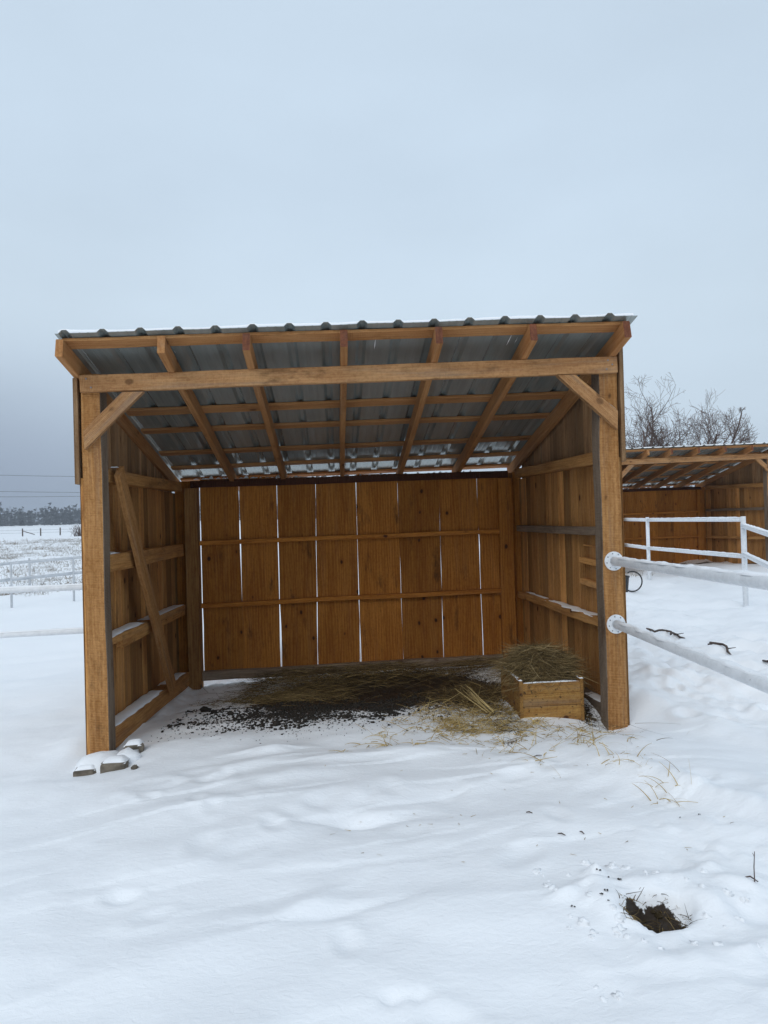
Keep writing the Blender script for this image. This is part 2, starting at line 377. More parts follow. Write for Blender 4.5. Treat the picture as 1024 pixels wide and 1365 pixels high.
# ------------------------------------------------------------------ the ground
def vnoise(x, y, seed):
    xi = np.floor(x).astype(np.int64); yi = np.floor(y).astype(np.int64); fx = x-xi; fy = y-yi
    fx = fx*fx*fx*(fx*(fx*6-15)+10); fy = fy*fy*fy*(fy*(fy*6-15)+10)
    def h(a, b_):
        n = (a*374761393+b_*668265263+seed*982451653) & 0xffffffff
        n = ((n ^ (n >> 13))*1274126177) & 0xffffffff
        return ((n ^ (n >> 16)) & 0xffff)/65535.*2-1
    return (h(xi, yi)*(1-fx)+h(xi+1, yi)*fx)*(1-fy)+(h(xi, yi+1)*(1-fx)+h(xi+1, yi+1)*fx)*fy
def sstep(a, b_, x):
    q = np.clip((x-a)/(b_-a), 0, 1); return q*q*(3-2*q)
LUMPS = [  # x, y, sx, sy, rot deg, height
    (-.40, -.78, .60, .10, 12, .030), (-.05, -1.05, .75, .14, 8, .030), (.10, -1.32, .11, .07, 10, .022), (.00, -1.38, .16, .05, 0, -.022),
    (-.53, -.29, .16, .07, 5, .030), (-.11, -.55, .22, .08, 0, .028), (-.62, -.52, .30, .07, 18, .022), (.30, -.5, .35, .09, -5, .022),
    (-.85, -1.15, .55, .12, 16, .018), (-.40, -1.75, .6, .16, 14, .018), (-.19, -2.06, .14, .07, 40, .020), (-.14, -2.14, .22, .035, 10, -.016),
    (.20, -2.15, .45, .10, 0, .014), (.9, -1.5, .4, .2, 20, .016), (1.62, -1.35, .10, .60, 28, .050), (1.95, -1.3, .35, .7, 20, .05),
    (1.25, -.9, .5, .18, -8, .022), (.7, -1.75, .6, .12, 6, -.014), (-1.2, -2.2, .6, .14, 15, .012), (2.3, -.4, .22, .2, 0, .03),
    (2.15, .4, .18, .4, 0, .03), (-1.9, .4, .18, 1.2, 0, .03), (2.4, .9, .3, .4, 30, .04), (-.95, -1.55, .9, .20, 17, .022), (.45, -1.15, .14, .10, 20, -.018), (.62, -1.05, .12, .07, 20, .014), (-.75, -2.35, .35, .10, 20, .014), (.35, -1.75, .5, .14, 4, .02), (-1.5, -1.9, .5, .16, 12, .014), (-.55, -2.75, .5, .12, 14, .012), (.55, -2.7, .3, .1, 0, -.012),
    # the back-thrown rim and clods round the hole
    (1.17, -2.15, .10, .05, 20, .014), (1.00, -2.15, .15, .04, 0, .008), (.86, -2.16, .05, .05, 0, .018), (.885, -2.06, .035, .032, 0, .035), (.85, -2.27, .06, .09, 0, .022), (.73, -2.19, .06, .03, 20, .022),
    (1.22, -2.30, .07, .08, 0, .025), (1.33, -2.06, .07, .04, 40, .022), (1.38, -2.2, .08, .06, 0, .018), (.05, -2.60, .035, .022, 0, -.014), (.13, -2.60, .03, .02, 0, -.010), (1.02, -2.6, .2, .06, 0, .016), (1.27, -2.55, .12, .05, 30, .018),
]
_rd = random.Random(41)
DENTS = [(_rd.uniform(-1.3, 1.9), _rd.uniform(-2.9, -.35), _rd.uniform(.05, .10), _rd.uniform(.004, .011), _rd.uniform(0, 3)) for _ in range(46)]
DENTS += [(_rd.uniform(1.9, 4.2), _rd.uniform(-.6, 4.5), _rd.uniform(.06, .11), _rd.uniform(.02, .05), _rd.uniform(0, 3)) for _ in range(60)]
HX, HY = 1.005, -2.315
def ground_z(x, y):
    x = np.asarray(x, float); y = np.asarray(y, float); r = np.hypot(x, y+1)
    z = np.where(x > 0, .26*np.tanh(x*.022/.26), 0)
    z = z+np.where(x < -1.2, -.48*np.tanh((-1.2-x)*.075/.48), 0)
    z = z-.02*sstep(-1.0, -2.2, x)*0-.025*sstep(0, -1.5, x)
    z = z+.0092*np.maximum(0, r-55)*sstep(55, 120, r)
    ins = sstep(-1.85, -1.5, x)*sstep(2.05, 1.7, x)*sstep(.2, 2.3, y)*sstep(3.6, 2.75, y)
    z = z-.20*ins
    near = sstep(14, 6, r)
    z = z+near*(.026*vnoise(x*1.05+3, y*1.7, 1)+.016*vnoise(x*2.3, y*3.6, 2)+.0035*vnoise(x*8.5, y*11, 3))
    tr = sstep(1.9, 2.6, x)*sstep(-1.2, .6, y)*sstep(26, 16, r)             # trampled yard on the right
    tr2 = sstep(1.1, 1.7, x-.12*y)*sstep(-1.1, -2.1, y)
    z = z+tr*(.045*vnoise(x*3.1, y*2.6, 4)+.040*vnoise(x*7.3, y*6.1, 5)+.014*vnoise(x*17, y*15, 6))
    z = z+np.maximum(tr2*.8, sstep(.42, .14, np.hypot(x-HX, (y-HY)))*.55)*(.022*vnoise(x*6, y*6, 8)+.014*vnoise(x*17, y*17, 9)+.004*vnoise(x*47, y*47, 19))
    fld = sstep(9, 16, r)*sstep(160, 90, r)
    z = z+fld*(.06*vnoise(x*.55, y*.4, 12)+.05*vnoise(x*1.7, y*1.2, 13))
    # scuffed floor inside
    z = z+ins*(.012*vnoise(x*13, y*13, 14)+.008*vnoise(x*29, y*29, 15))
    for lx, ly, sx, sy, ro, h in LUMPS:
        c, s = math.cos(R(ro)), math.sin(R(ro)); u = (x-lx)*c+(y-ly)*s; v = -(x-lx)*s+(y-ly)*c
        e = (u/sx)**2+(v/(sy*(1.35 if sx > .28 else 1.1)))**2
        # steeper on the near side, as wind-packed snow is
        z = z+1.45*h*np.exp(-e*np.where(v < 0, 1.5, .8))
    for dx_, dy_, ds, dh, dr in DENTS:
        c, s = math.cos(dr), math.sin(dr); u = (x-dx_)*c+(y-dy_)*s; v = -(x-dx_)*s+(y-dy_)*c; q = (u/ds)**2+(v/(ds*.62))**2
        z = z-dh*np.exp(-q)+dh*.55*np.exp(-(np.sqrt(q)-1.7)**2*2.2)
    z = z+(-.050-z)*np.exp(-((x-1.74)/.34)**2-((y+.02)/.30)**2)
    # low heap under the hay along the back wall
    z = z+.09*sstep(-1.0, -.5, x)*sstep(1.8, 1.4, x)*np.exp(-((y-2.25)/.38)**2)
    hr = np.hypot((x-HX)/.135, (y-HY)/.105)+.20*vnoise(x*11, y*11, 21)+.04*vnoise(x*37, y*37, 22)
    z = z-.125*(1-sstep(.42, 1.15, hr))
    return z
def axis(fine0, fine1, step, lo, hi, g=1.09):
    a = list(np.arange(fine0, fine1+step*.5, step)); s = step
    while a[-1] < hi: s *= g; a.append(a[-1]+s)
    s = step; b_ = [a[0]]
    while b_[-1] > lo: s *= g; b_.append(b_[-1]-s)
    return np.array(b_[:0:-1]+a)
xs = axis(-2.3, 2.7, .016, -900, 900, 1.055)
ys = np.concatenate([axis(-3.0, -.2, .014, -300, -.2, 1.06), axis(-.18, 2.7, .02, -.18, 900, 1.045)])
ys = np.unique(np.round(ys, 5))
gx, gy = np.meshgrid(xs, ys); Zg = ground_z(gx, gy)
nx, ny = len(xs), len(ys)
XL, YL, ZL = xs.tolist(), ys.tolist(), Zg.tolist()
def gz(x, y):
    i = min(max(bisect.bisect_right(XL, x)-1, 0), nx-2); j = min(max(bisect.bisect_right(YL, y)-1, 0), ny-2)
    u = (x-XL[i])/(XL[i+1]-XL[i]); v = (y-YL[j])/(YL[j+1]-YL[j]); a, b_ = ZL[j], ZL[j+1]
    return (a[i]*(1-u)+a[i+1]*u)*(1-v)+(b_[i]*(1-u)+b_[i+1]*u)*v
me = bpy.data.meshes.new('snow_ground'); me.vertices.add(nx*ny)
me.vertices.foreach_set('co', np.stack([gx, gy, Zg], -1).astype('f').ravel())
ii = np.arange((ny-1)*(nx-1)); rr, cc = ii//(nx-1), ii % (nx-1); a0 = rr*nx+cc
quads = np.stack([a0, a0+1, a0+nx+1, a0+nx], -1)
me.loops.add(quads.size); me.loops.foreach_set('vertex_index', quads.ravel().astype('i'))
me.polygons.add(len(quads)); me.polygons.foreach_set('loop_start', (np.arange(len(quads))*4).astype('i'))
me.polygons.foreach_set('use_smooth', np.ones(len(quads), bool))
me.update(calc_edges=True)
hr = np.hypot((gx-HX)/.135, (gy-HY)/.105)
hr = hr+.20*vnoise(gx*11, gy*11, 21)+.04*vnoise(gx*37, gy*37, 22)
dirt = 1.15*(1-sstep(.62, 1.02, hr+.10*vnoise(gx*16, gy*16, 23)+.16*sstep(.05, .11, gx-HX)-.10*sstep(.0, -.08, gx-HX)))
core = np.exp(-((gx-.30)/1.0)**2-((gy-1.50)/.70)**2)*2.2
dirt = np.maximum(dirt, np.minimum(1.2, core)*sstep(-1.15, -.75, gx)*sstep(2.0, 1.7, gx)*sstep(2.75, 2.55, gy))
dirt = np.maximum(dirt, .62*np.exp(-((gx+.40)/.80)**2-((gy-.90)/.58)**2))
dirt = np.maximum(dirt, .66*np.exp(-((gx-.85)/.45)**2-((gy-.75)/.55)**2))
dirt = np.maximum(dirt, .45*np.exp(-((gx-1.65)/.12)**2-((gy-.3)/.35)**2)*1.6)
wx, wy = 7.607, 10.05                                                           # floor of the far shelter
dirt = np.maximum(dirt, .9*np.exp(-((gx-wx-.3)/1.6)**2-((gy-wy-1.9)/.7)**2))
a = me.attributes.new('dirt', 'FLOAT', 'POINT'); a.data.foreach_set('value', dirt.astype('f').ravel())
me.materials.append(M['ground'])
g = bpy.data.objects.new('snow_ground', me); COL.objects.link(g); tag(g, 'snow covered paddock ground with drifts, a dirty patch and open field', 'ground', kind='structure')

# ------------------------------------------------------------------ the shelter
def roof(x, y): return 2.637-.2211*(y+.282)+.0223*x          # top of the rafters
SL = Vector((0, 1, -.2211)).normalized()
RAFX = [-1.74, -1.13, -.61, 0, .61, 1.22, 1.83]
LX, RX, BY = -1.715, 1.87, 2.65                               # inner faces of the board walls
sh = empty('horse_shelter', (0, 0, 0), 'large three-sided wooden shelter in the foreground with a feed box of hay inside', 'shelter', 'open-fronted wooden shelters')
ledge = MB()
def part(name, fn, mats, smooth=False):
    mb = MB(); fn(mb); return mb.build(name, mats, sh, smooth)
# front posts: grey weathered inner faces
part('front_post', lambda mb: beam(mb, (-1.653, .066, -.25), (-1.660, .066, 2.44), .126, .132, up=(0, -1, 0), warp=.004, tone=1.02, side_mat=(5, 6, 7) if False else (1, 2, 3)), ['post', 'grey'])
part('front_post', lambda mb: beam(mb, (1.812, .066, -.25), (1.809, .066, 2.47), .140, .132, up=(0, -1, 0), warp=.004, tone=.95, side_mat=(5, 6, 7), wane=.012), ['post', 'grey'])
part('corner_post', lambda mb: beam(mb, (-1.535, 2.565, -.35), (-1.535, 2.565, 1.80), .125, .13, up=(0, -1, 0), tone=.66), ['side', 'grey'])
part('corner_post', lambda mb: beam(mb, (1.705, 2.605, -.35), (1.70, 2.605, 1.83), .15, .06, up=(0, -1, 0), tone=.95), ['board', 'grey'])
def hdr(mb): beam(mb, (-1.712, -.021, 2.4637-.0557-.0223*1.71), (1.866, -.021, 2.4637-.0557+.0223*1.866), .042, .1114, tone=1.05, warp=.003, seg=40)
part('header_beam', hdr, 'beam')
hb_ = [o for o in sh.children if o.name.startswith('header_beam')][0]
for x, dz in ((-1.67, .03), (-1.64, -.028), (1.80, .03), (1.83, 0), (1.79, -.03)):
    mb = MB(); zc_ = 2.4637-.0557+.0223*x+dz; tube(mb, [(x, -.040, zc_), (x, -.0475, zc_)], .0055, 8); mb.build('nail', 'bolt', hb_)
part('knee_brace', lambda mb: prism(mb, [(-1.695, 2.065), (-1.690, 1.942), (-1.308, 2.312), (-1.442, 2.312)], -.044, -.001, (.72, .69), .98), 'beam')
part('knee_brace', lambda mb: prism(mb, [(1.447, 2.380), (1.854, 2.005), (1.860, 2.130), (1.572, 2.383)], -.046, -.001, (.74, -.67), .98), 'beam')
for k, x in enumerate(RAFX):
    def rf(mb, x=x):
        hh = .117; n = Vector((0, SL.z, -SL.y))                 # down, square to the slope
        p0 = Vector((x, -.285, roof(x, -.285)))+n*(hh/2); p1 = Vector((x+random.uniform(-.01, .01), 2.94, roof(x, 2.94)))+n*(hh/2)
        beam(mb, p0, p1, .046, hh-.001, up=(0, -SL.z, SL.y), end_mat=True, warp=.003, tone=random.uniform(.9, 1.08))
    part('rafter', rf, ['rafter', 'rafter', 'endgrain' if k in (2, 3, 4, 5, 6) else 'rafter'])
for y, w, th in ((-.195, .115, .022), (.36, .09, .022), (.955, .12, .022), (1.405, .09, .022), (2.0, .09, .022), (2.47, .08, .022), (2.90, .10, .022)):
    def pf(mb, y=y, w=w, th=th):
        x0 = -1.735 if y < 0 else -1.70
        e = [random.uniform(-.012, .012) for _ in range(2)]
        up = Vector((0, -SL.z, SL.y)); q = Vector((0, -SL.z, SL.y))*(th/2+.001)
        beam(mb, Vector((x0, y+e[0], roof(x0, y+e[0])))+q, Vector((1.855, y+e[1], roof(1.855, y+e[1])))+q, w, th, up=up, warp=.002, seg=30)
    part('purlin', pf, 'rafter')
def rib_h(x):
    f = abs(((x+1.7086+.1143) % .2286)-.1143); return max(0., min(.021, .034-f))
def sheet_wave(x, y): return max(-.001, .005*mnoise.noise(Vector((x*3.1, y*.6, 0)))*(1 if y < 0 else .08))
def sheet(mb):
    T = .0245; cols = []
    x = -1.765
    cols.append((-1.765, 0)); rib = -1.7086
    while rib < 1.89:
        for dx, dz in ((-.034, 0), (-.013, .021), (.013, .021), (.034, 0), (.085, .0), (.094, .0014), (.103, .0), (.135, 0), (.144, .0014), (.153, 0)):
            if -1.76 < rib+dx < 1.90: cols.append((rib+dx, dz))
        rib += .2286
    cols.append((1.905, 0))
    yrow = [-.302, -.27, -.1, .2, .5, .8, 1.1, 1.4, 1.7, 2.0, 2.3, 2.6, 2.9, 2.975]; V, F = [], []; n = len(cols)
    for th in (0, .0012):
        for y in yrow:
            for x, dz in cols:
                wv = sheet_wave(x, y)
                V.append((x, y+.006*mnoise.noise(Vector((x*2, 0, 7)))*(y < -.29), roof(x, y)+T+dz+wv+th))
    m_ = len(yrow); o = n*m_
    for j in range(m_-1):
        for i in range(n-1):
            a = j*n+i; F.append((a, a+n, a+n+1, a+1)); F.append((o+a, o+a+1, o+a+n+1, o+a+n))
    for i in range(n-1): F.append((i, i+1, o+i+1, o+i)); b_ = (m_-1)*n; F.append((b_+i, o+b_+i, o+b_+i+1, b_+i+1))
    for j in range(m_-1): a = j*n; F.append((a, o+a, o+a+n, a+n)); a += n-1; F.append((a, a+n, o+a+n, o+a))
    mb.add(V, F)
part('roof_sheet', sheet, 'steel')
# back wall
GAPS = [  # x at top, x at bottom, gap width at bottom / low / high / top
    (-1.466, -1.466, .016, .012, .010, .004), (-1.071, -1.06, .002, .003, .022, .019), (-.68, -.68, .026, .016, .012, .010),
    (-.279, -.305, .013, .012, .003, .008), (.14, .141, .030, .022, .004, .009), (.576, .588, .014, .009, .003, .009),
    (1.013, 1.014, .011, .011, .013, .001), (1.418, 1.436, .018, .015, .014, .013), (1.80, 1.80, 0, 0, 0, 0)]
def gapedge(i, sgn):
    xt, xb, *w = GAPS[i]
    def f(z):
        q = min(1, max(0, (z+.05)/1.9)); c = xb+(xt-xb)*q+.0035*mnoise.noise(Vector((z*2.1, i*7.3, 1)))
        return c+sgn*5*.1*.60*max(.10, 1+1.35*mnoise.noise(Vector((z*3.3, i*5.1, 4))))*float(np.interp(q, (0, .33, .68, 1), w))
    return f
def backwall(mb):
    Pb = lambda lat, th, z: (lat, BY+th, z)
    for i in range(len(GAPS)-1):
        tn = (.95, 1.10, .90, 1.0, 1.14, .86, 1.04, 1.08)[i]
        seam = {0: None, 2: None, 3: None, 6: .5}.get(i)
        l, r = gapedge(i, 1), gapedge(i+1, -1)
        if i in ():
            s = {1: .62, 3: .45, 5: .62}[i]
            mid = lambda z, l=l, r=r, s=s: l(z)+(r(z)-l(z))*s
            plank(mb, l, lambda z: mid(z)-.0012, (-.12, 1.90), Pb, .024, tn); plank(mb, lambda z: mid(z)+.0012, r, (-.12, 1.90), Pb, .024, tn*random.uniform(.9, 1.08))
        else: plank(mb, l, r, (-.12, 1.90+random.uniform(-.01, .012)), Pb, .024, tn)
    plank(mb, lambda z: -1.72, lambda z: -1.475, (-.12, 1.88), Pb, .024); plank(mb, lambda z: 1.802, lambda z: 1.89, (-.12, 1.9), Pb, .024)
part('back_wall', backwall, 'board')
part('girt', lambda mb: beam(mb, (-1.47, 2.605, 1.243), (1.625, 2.605, 1.275), .075, .045, tone=1.25), 'board')  # both girts toned lighter for the light they catch standing proud
part('girt', lambda mb: beam(mb, (-1.47, 2.605, .605), (1.625, 2.605, .655), .075, .045, tone=1.2), 'board')
part('sill_board', lambda mb: beam(mb, (-1.47, 2.600, -.110), (1.625, 2.600, -.060), .07, .09, tone=1.5, warp=.005), 'grey')
def plate(mb):
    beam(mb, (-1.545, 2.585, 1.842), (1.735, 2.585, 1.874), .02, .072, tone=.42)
    for i in range(150):
        x = -1.53+i*.0218; beam(mb, (x, 2.573, 1.810+.0098*(x+1.5)), (x, 2.573, 1.876+.0098*(x+1.5)), .008, .006, up=(0, 1, 0), warp=0, seg=1, tone=.42, ch=.001)
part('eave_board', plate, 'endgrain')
# side walls: lower boards, and a second tier above lapping outside them
def sidewall(mb, xin, out, y0, y1, zlo, zhi, seedw, lap=.0):
    y = y0; random.seed(seedw)
    Ps = lambda lat, th, z: (xin+out*(th+lap), lat, z)
    while y < y1-.03:
        w = random.uniform(.085, .15) if lap else random.uniform(.115, .205)
        w = min(w, y1-y)
        if y1-y-w < .06: w = y1-y
        a, b_ = y+random.uniform(.001, .005), y+w-random.uniform(.001, .005)
        tn = random.choice((.62, .78, .9, .98, 1.0, 1.05, 1.15, 1.3))
        plank(mb, lambda z, a=a: a, lambda z, b_=b_: b_, (zlo, zhi), Ps, .022, tn*(1.25 if (gq := lap == 0 and random.random() < .07) else 1), mi=int(gq)); y += w
    plank(mb, lambda z: y0+.004, lambda z: y1-.004, (zlo, (lambda q: zhi(q)-.004) if callable(zhi) else zhi-.004), lambda lat, th, z: (xin+out*(th*.3+lap+.0225), lat, z), .022, .5, 12)  # added dark backing sheet behind the boards so the gaps look dark
part('side_wall', lambda mb: sidewall(mb, LX, -1, .01, 2.70, -.10, 1.76, 3), ['side', 'grey'])
part('side_wall', lambda mb: sidewall(mb, RX, 1, .01, 2.70, -.10, 1.82, 5), ['side', 'side'])
rb = lambda x: (lambda y: roof(x, y)-.1205)
part('gable_wall', lambda mb: sidewall(mb, LX, -1, -.012, 2.62, lambda y: min(1.72, roof(-1.75, y)-.125), rb(-1.75), 8, .024), ['gable', 'grey'])
part('gable_wall', lambda mb: sidewall(mb, RX, 1, -.012, 2.62, lambda y: min(1.79, roof(1.84, y)-.125), lambda y: roof(1.84, y)-.012, 9, .024), ['gable', 'grey'])
random.seed(21)
# left rails, brace and sill
part('side_rail', lambda mb: beam(mb, (-1.660, .135, 1.785), (-1.660, 2.47, 1.815), .10, .09, tone=1.0), 'side')
part('side_rail', lambda mb: beam(mb, (-1.655, .135, 1.190), (-1.655, 2.47, 1.185), .105, .12, tone=1.05), 'side')
part('side_rail', lambda mb: beam(mb, (-1.658, .135, .665), (-1.658, 2.47, .61), .11, .055, tone=1.0, warp=.005), 'side')
part('side_rail', lambda mb: beam(mb, (-1.630, .42, .610), (-1.630, 2.47, .565), .04, .06, tone=1.0, warp=.006), 'side')
part('sill_rail', lambda mb: beam(mb, (-1.645, .135, .020), (-1.645, 2.47, -.105), .11, .14, tone=.95, warp=.008), 'side')
def dbrace(mb):
    beam(mb, (-1.56, .22, 1.815), (-1.545, 1.585, .02), .04, .135, up=(0, 1, .72), tone=.95, warp=.005)
part('diagonal_brace', dbrace, 'post')
# right rails, cleats
part('side_rail', lambda mb: beam(mb, (1.824, .135, 1.832), (1.824, 2.47, 1.868), .088, .09, tone=.85), 'side')
part('side_rail', lambda mb: beam(mb, (1.824, .135, 1.310), (1.824, 2.47, 1.302), .088, .062, tone=1.1), 'grey')
part('side_rail', lambda mb: beam(mb, (1.815, .135, .652), (1.822, 2.47, .628), .10, .065, tone=1.0, warp=.006), 'side')
part('sill_rail', lambda mb: beam(mb, (1.815, .135, .035), (1.815, 2.47, -.08), .11, .10, tone=.8, warp=.006), 'grey')
for z in (1.070, .900):
    part('wall_cleat', lambda mb, z=z: beam(mb, (1.845, .17, z-.005), (1.845, .715, z+.006), .045, .045, tone=1.25), 'side')
part('wall_cleat', lambda mb: beam(mb, (1.862, .2, 1.183), (1.862, .71, 1.187), .012, .012, tone=1.5), 'side')

# the second shelter in the next paddock: the same building
def copy_tree(o, parent=None):
    c = o.copy(); COL.objects.link(c)
    if parent: c.parent = parent
    for ch in [q for q in list(bpy.data.objects) if q.parent == o]: copy_tree(ch, c)
    return c
sh2 = copy_tree(sh); sh2.location = (7.607, 10.05, .13); sh2.rotation_euler.z = .05
sh2['label'] = 'smaller looking wooden shelter in the background behind the white pipe fence and bare trees'
for c in [q for q in bpy.data.objects if q.parent == sh2 and q.name.startswith(('wall_cleat', 'diagonal_brace'))]: bpy.data.objects.remove(c)

# snow on the roofs
def roofsnow(seed, name, loc, rz, label):
    V, F = [], []; X = np.unique(np.round(np.concatenate([np.arange(-1.745, 1.89, .0225)]+[np.array([r-.034, r-.013, r+.013, r+.034]) for r in np.arange(-1.7086, 1.85, .2286)]), 5)); Yv = [-.300, -.292, -.27, -.2, 0, .4, .8, 1.2, 1.6, 2.0, 2.4, 2.8, 2.94, 2.968]; n = len(X)
    for th in (1, 0):
        for j, y in enumerate(Yv):
            for x in X:
                rb_h = rib_h(x); base = roof(x, y)+.0257+sheet_wave(x, y)+rb_h
                h = (.023+.010*mnoise.noise(Vector((x*2.3, y*2, seed)))+.004*mnoise.noise(Vector((x*9, y*9, seed))))
                e = {0: .55, 1: .9, len(Yv)-1: .1}.get(j, 1.)
                h = max(.0015, h*e)
                V.append((x, y, base+(max(.002, h-rb_h*.75) if th else .0012)))
    m_ = len(Yv); o = n*m_
    for j in range(m_-1):
        for i in range(n-1):
            a = j*n+i; F.append((a, a+1, a+n+1, a+n)); F.append((o+a, o+a+n, o+a+n+1, o+a+1))
    for i in range(n-1): F.append((i, o+i, o+i+1, i+1)); b_ = (m_-1)*n; F.append((b_+i, b_+i+1, o+b_+i+1, o+b_+i))
    mb = MB(); mb.add(V, F); o_ = mb.build(name, 'snow', smooth=True); o_.location = loc; o_.rotation_euler.z = rz
    stuff(o_, label, 'snow')
roofsnow(1., 'roof_snow', (0, 0, 0), 0, 'thin snow lying on the ribbed roof of the near shelter')
roofsnow(5., 'roof_snow', sh2.location, sh2.rotation_euler.z, 'thin snow lying on the roof of the far shelter')
# snow on ledges inside the near shelter
snowcap(ledge, (-1.658, .14, .692), (-1.658, .95, .675), .105, .016); snowcap(ledge, (-1.66, 1.15, .67), (-1.66, 2.45, .638), .10, .012)
snowcap(ledge, (-1.622, .45, .6395), (-1.622, .95, .63), .03, .008)
snowcap(ledge, (-1.65, .14, .090), (-1.65, 1.5, .014), .115, .020); snowcap(ledge, (-1.66, 1.75, .0), (-1.66, 2.45, -.036), .10, .014)
snowcap(ledge, (-1.66, .14, 1.250), (-1.66, .42, 1.249), .10, .016)
snowcap(ledge, (1.815, .14, .684), (1.82, 1.5, .670), .085, .007, ragged=.9); snowcap(ledge, (1.82, 1.65, .668), (1.83, 2.3, .662), .05, .006, ragged=1.)
snowcap(ledge, (1.815, .14, .084), (1.815, .62, .06), .10, .018)
snowcap(ledge, (-1.575, .165, 1.838), (-1.575, .235, 1.842), .05, .02)
for i in range(58):
    x = -1.50+i*.056+random.uniform(-.02, .02); w = random.uniform(.018, .06)
    snowcap(ledge, (x-w/2, 2.66, 1.895), (x+w/2, 2.66, 1.897), .05, random.uniform(.012, .060), side=(0, 1, 0))
snowcap(ledge, (1.80, -.02, 2.188), (1.853, -.02, 2.140), .035, .012, side=(0, 1, 0))
stuff(ledge.build('ledge_snow', 'snow', smooth=True), 'snow lying along the wall rails and sills inside the near shelter', 'snow')

# ------------------------------------------------------------------ feed box, hay, manure
bx = empty('feed_box', (1.40, .15, gz(1.4, .15)), 'low pine feed box heaped with hay against the right wall', 'feed box')
BX0, BX1, BY0, BY1, BT = 1.188, 1.602, .135, .68, .268
def bpart(name, fn):
    mb = MB(); fn(mb); o = mb.build(name, 'box', bx); o.matrix_parent_inverse = Matrix.Translation(-Vector(bx.location)); return o
def frontp(mb):
    for i, (z0, z1) in enumerate(((-.08, .098), (.0995, .185), (.1865, BT-.006))):
        beam(mb, (BX0+.004, BY0+.011, (z0+z1)/2), (BX1-.002, BY0+.011, (z0+z1)/2+.004), .022, z1-z0, tone=(1.05, .98, 1.06)[i], warp=.0015, ch=.0025, seg=10)
bpart('front_panel', frontp)
def sidep(x, tone):
    def f(mb):
        beam(mb, (x, BY0-.004, .10), (x, BY1, .09), .024, .36, tone=tone, warp=.002)
        beam(mb, (x, BY0+.0235, .262), (x, BY0+.06, .262), .024, .05, tone=tone, warp=0., seg=2)
    return f
bpart('side_panel', sidep(BX0-.009, .75)); bpart('side_panel', sidep(BX1+.011, .8))
bpart('back_panel', lambda mb: beam(mb, (BX0+.005, BY1+.012, .10), (BX1-.002, BY1+.012, .10), .022, .36, tone=.9))
bsn = MB(); snowcap(bsn, (BX0+.01, BY0+.011, BT-.006), (BX1-.01, BY0+.011, BT-.004), .022, .009, side=(0, 1, 0)); snowcap(bsn, (BX0-.009, BY0, .281), (BX0-.009, BY0+.09, .279), .026, .012); snowcap(bsn, (BX0-.009, BY0+.1, .279), (BX0-.009, BY1, .274), .02, .006)
snowcap(bsn, (BX1+.011, BY0, .281), (BX1+.011, BY0+.10, .279), .028, .013)
stuff(bsn.build('box_snow', 'snow', smooth=True), 'thin snow along the rim of the hay feed box', 'snow')

random.seed(5)
hm = MB()
def hz(x, y):   # heap height in the box
    u = (x-1.40)/.27; v = (y-.52)/.36
    return .19+.25*math.exp(-(u*u*1.25+v*v*1.2))+.03*mnoise.noise(Vector((x*9, y*9, 2)))+.05*sstep(1.45, 1.6, x)
V, F = [], []; nn = 26
for j in range(nn):
    for i in range(nn):
        x = BX0+.005+(BX1-BX0+.01)*i/(nn-1); y = BY0+.03+(BY1+.02-BY0)*j/(nn-1); V.append((x, y, hz(x, y)-.03))
for j in range(nn-1):
    for i in range(nn-1): a = j*nn+i; F.append((a, a+1, a+nn+1, a+nn))
hm.add(V, F, None, .08)
for _ in range(6500):
    x = random.gauss(1.405, .12); y = random.gauss(.46, .16)
    if not (BX0+.012 < x < BX1-.0 and BY0+.03 < y < BY1+.05): continue
    z = hz(x, y)-random.uniform(.0, .03); a = random.uniform(0, 6.28)
    tn = min(1, max(0, random.gauss(.50, .27)))
    strand(hm, (x, y, z), (math.cos(a), math.sin(a)*.7, random.gauss(.02, .12)), random.uniform(.07, .24), random.uniform(.0022, .0048), tn, 1.5, 5, .35)
for _ in range(120):
    x, y = random.gauss(1.39, .13), random.gauss(.45, .16)
    if not (BX0 < x < BX1 and BY0+.04 < y < BY1): continue
    a0 = random.uniform(0, 6.28); m = random.gauss(.6, .25)
    for _k in range(12):
        a = a0+random.gauss(0, .8); strand(hm, (x+random.gauss(0, .015), y+random.gauss(0, .015), hz(x, y)-.01), (math.cos(a), math.sin(a), random.gauss(.15, .3)), random.uniform(.06, .2), random.uniform(.0026, .005), min(1, max(0, m+random.gauss(0, .15))), 1.3, 5, .9)
for _ in range(160):
    x = random.choice((BX0-.01, BX0+.02)); y = random.uniform(.25, .7); strand(hm, (x, y, hz(x, y)), (-.7, random.gauss(-.1, .5), random.gauss(.05, .3)), random.uniform(.08, .2), .003, random.uniform(.3, .9), .8, 4, .8)
for _ in range(160):
    x = BX1; y = random.uniform(.3, .7); strand(hm, (x-.03, y, .33), (.5, random.gauss(-.1, .5), random.gauss(.3, .4)), random.uniform(.08, .18), .003, random.uniform(.2, .7), .8, 4, .6)
strand(hm, (1.33, .5, .44), (-.35, .1, 1), .13, .004, 1., .1)
stuff(hm.build('hay_heap', 'hay'), 'heap of green-brown hay filling the wooden feed box', 'hay')

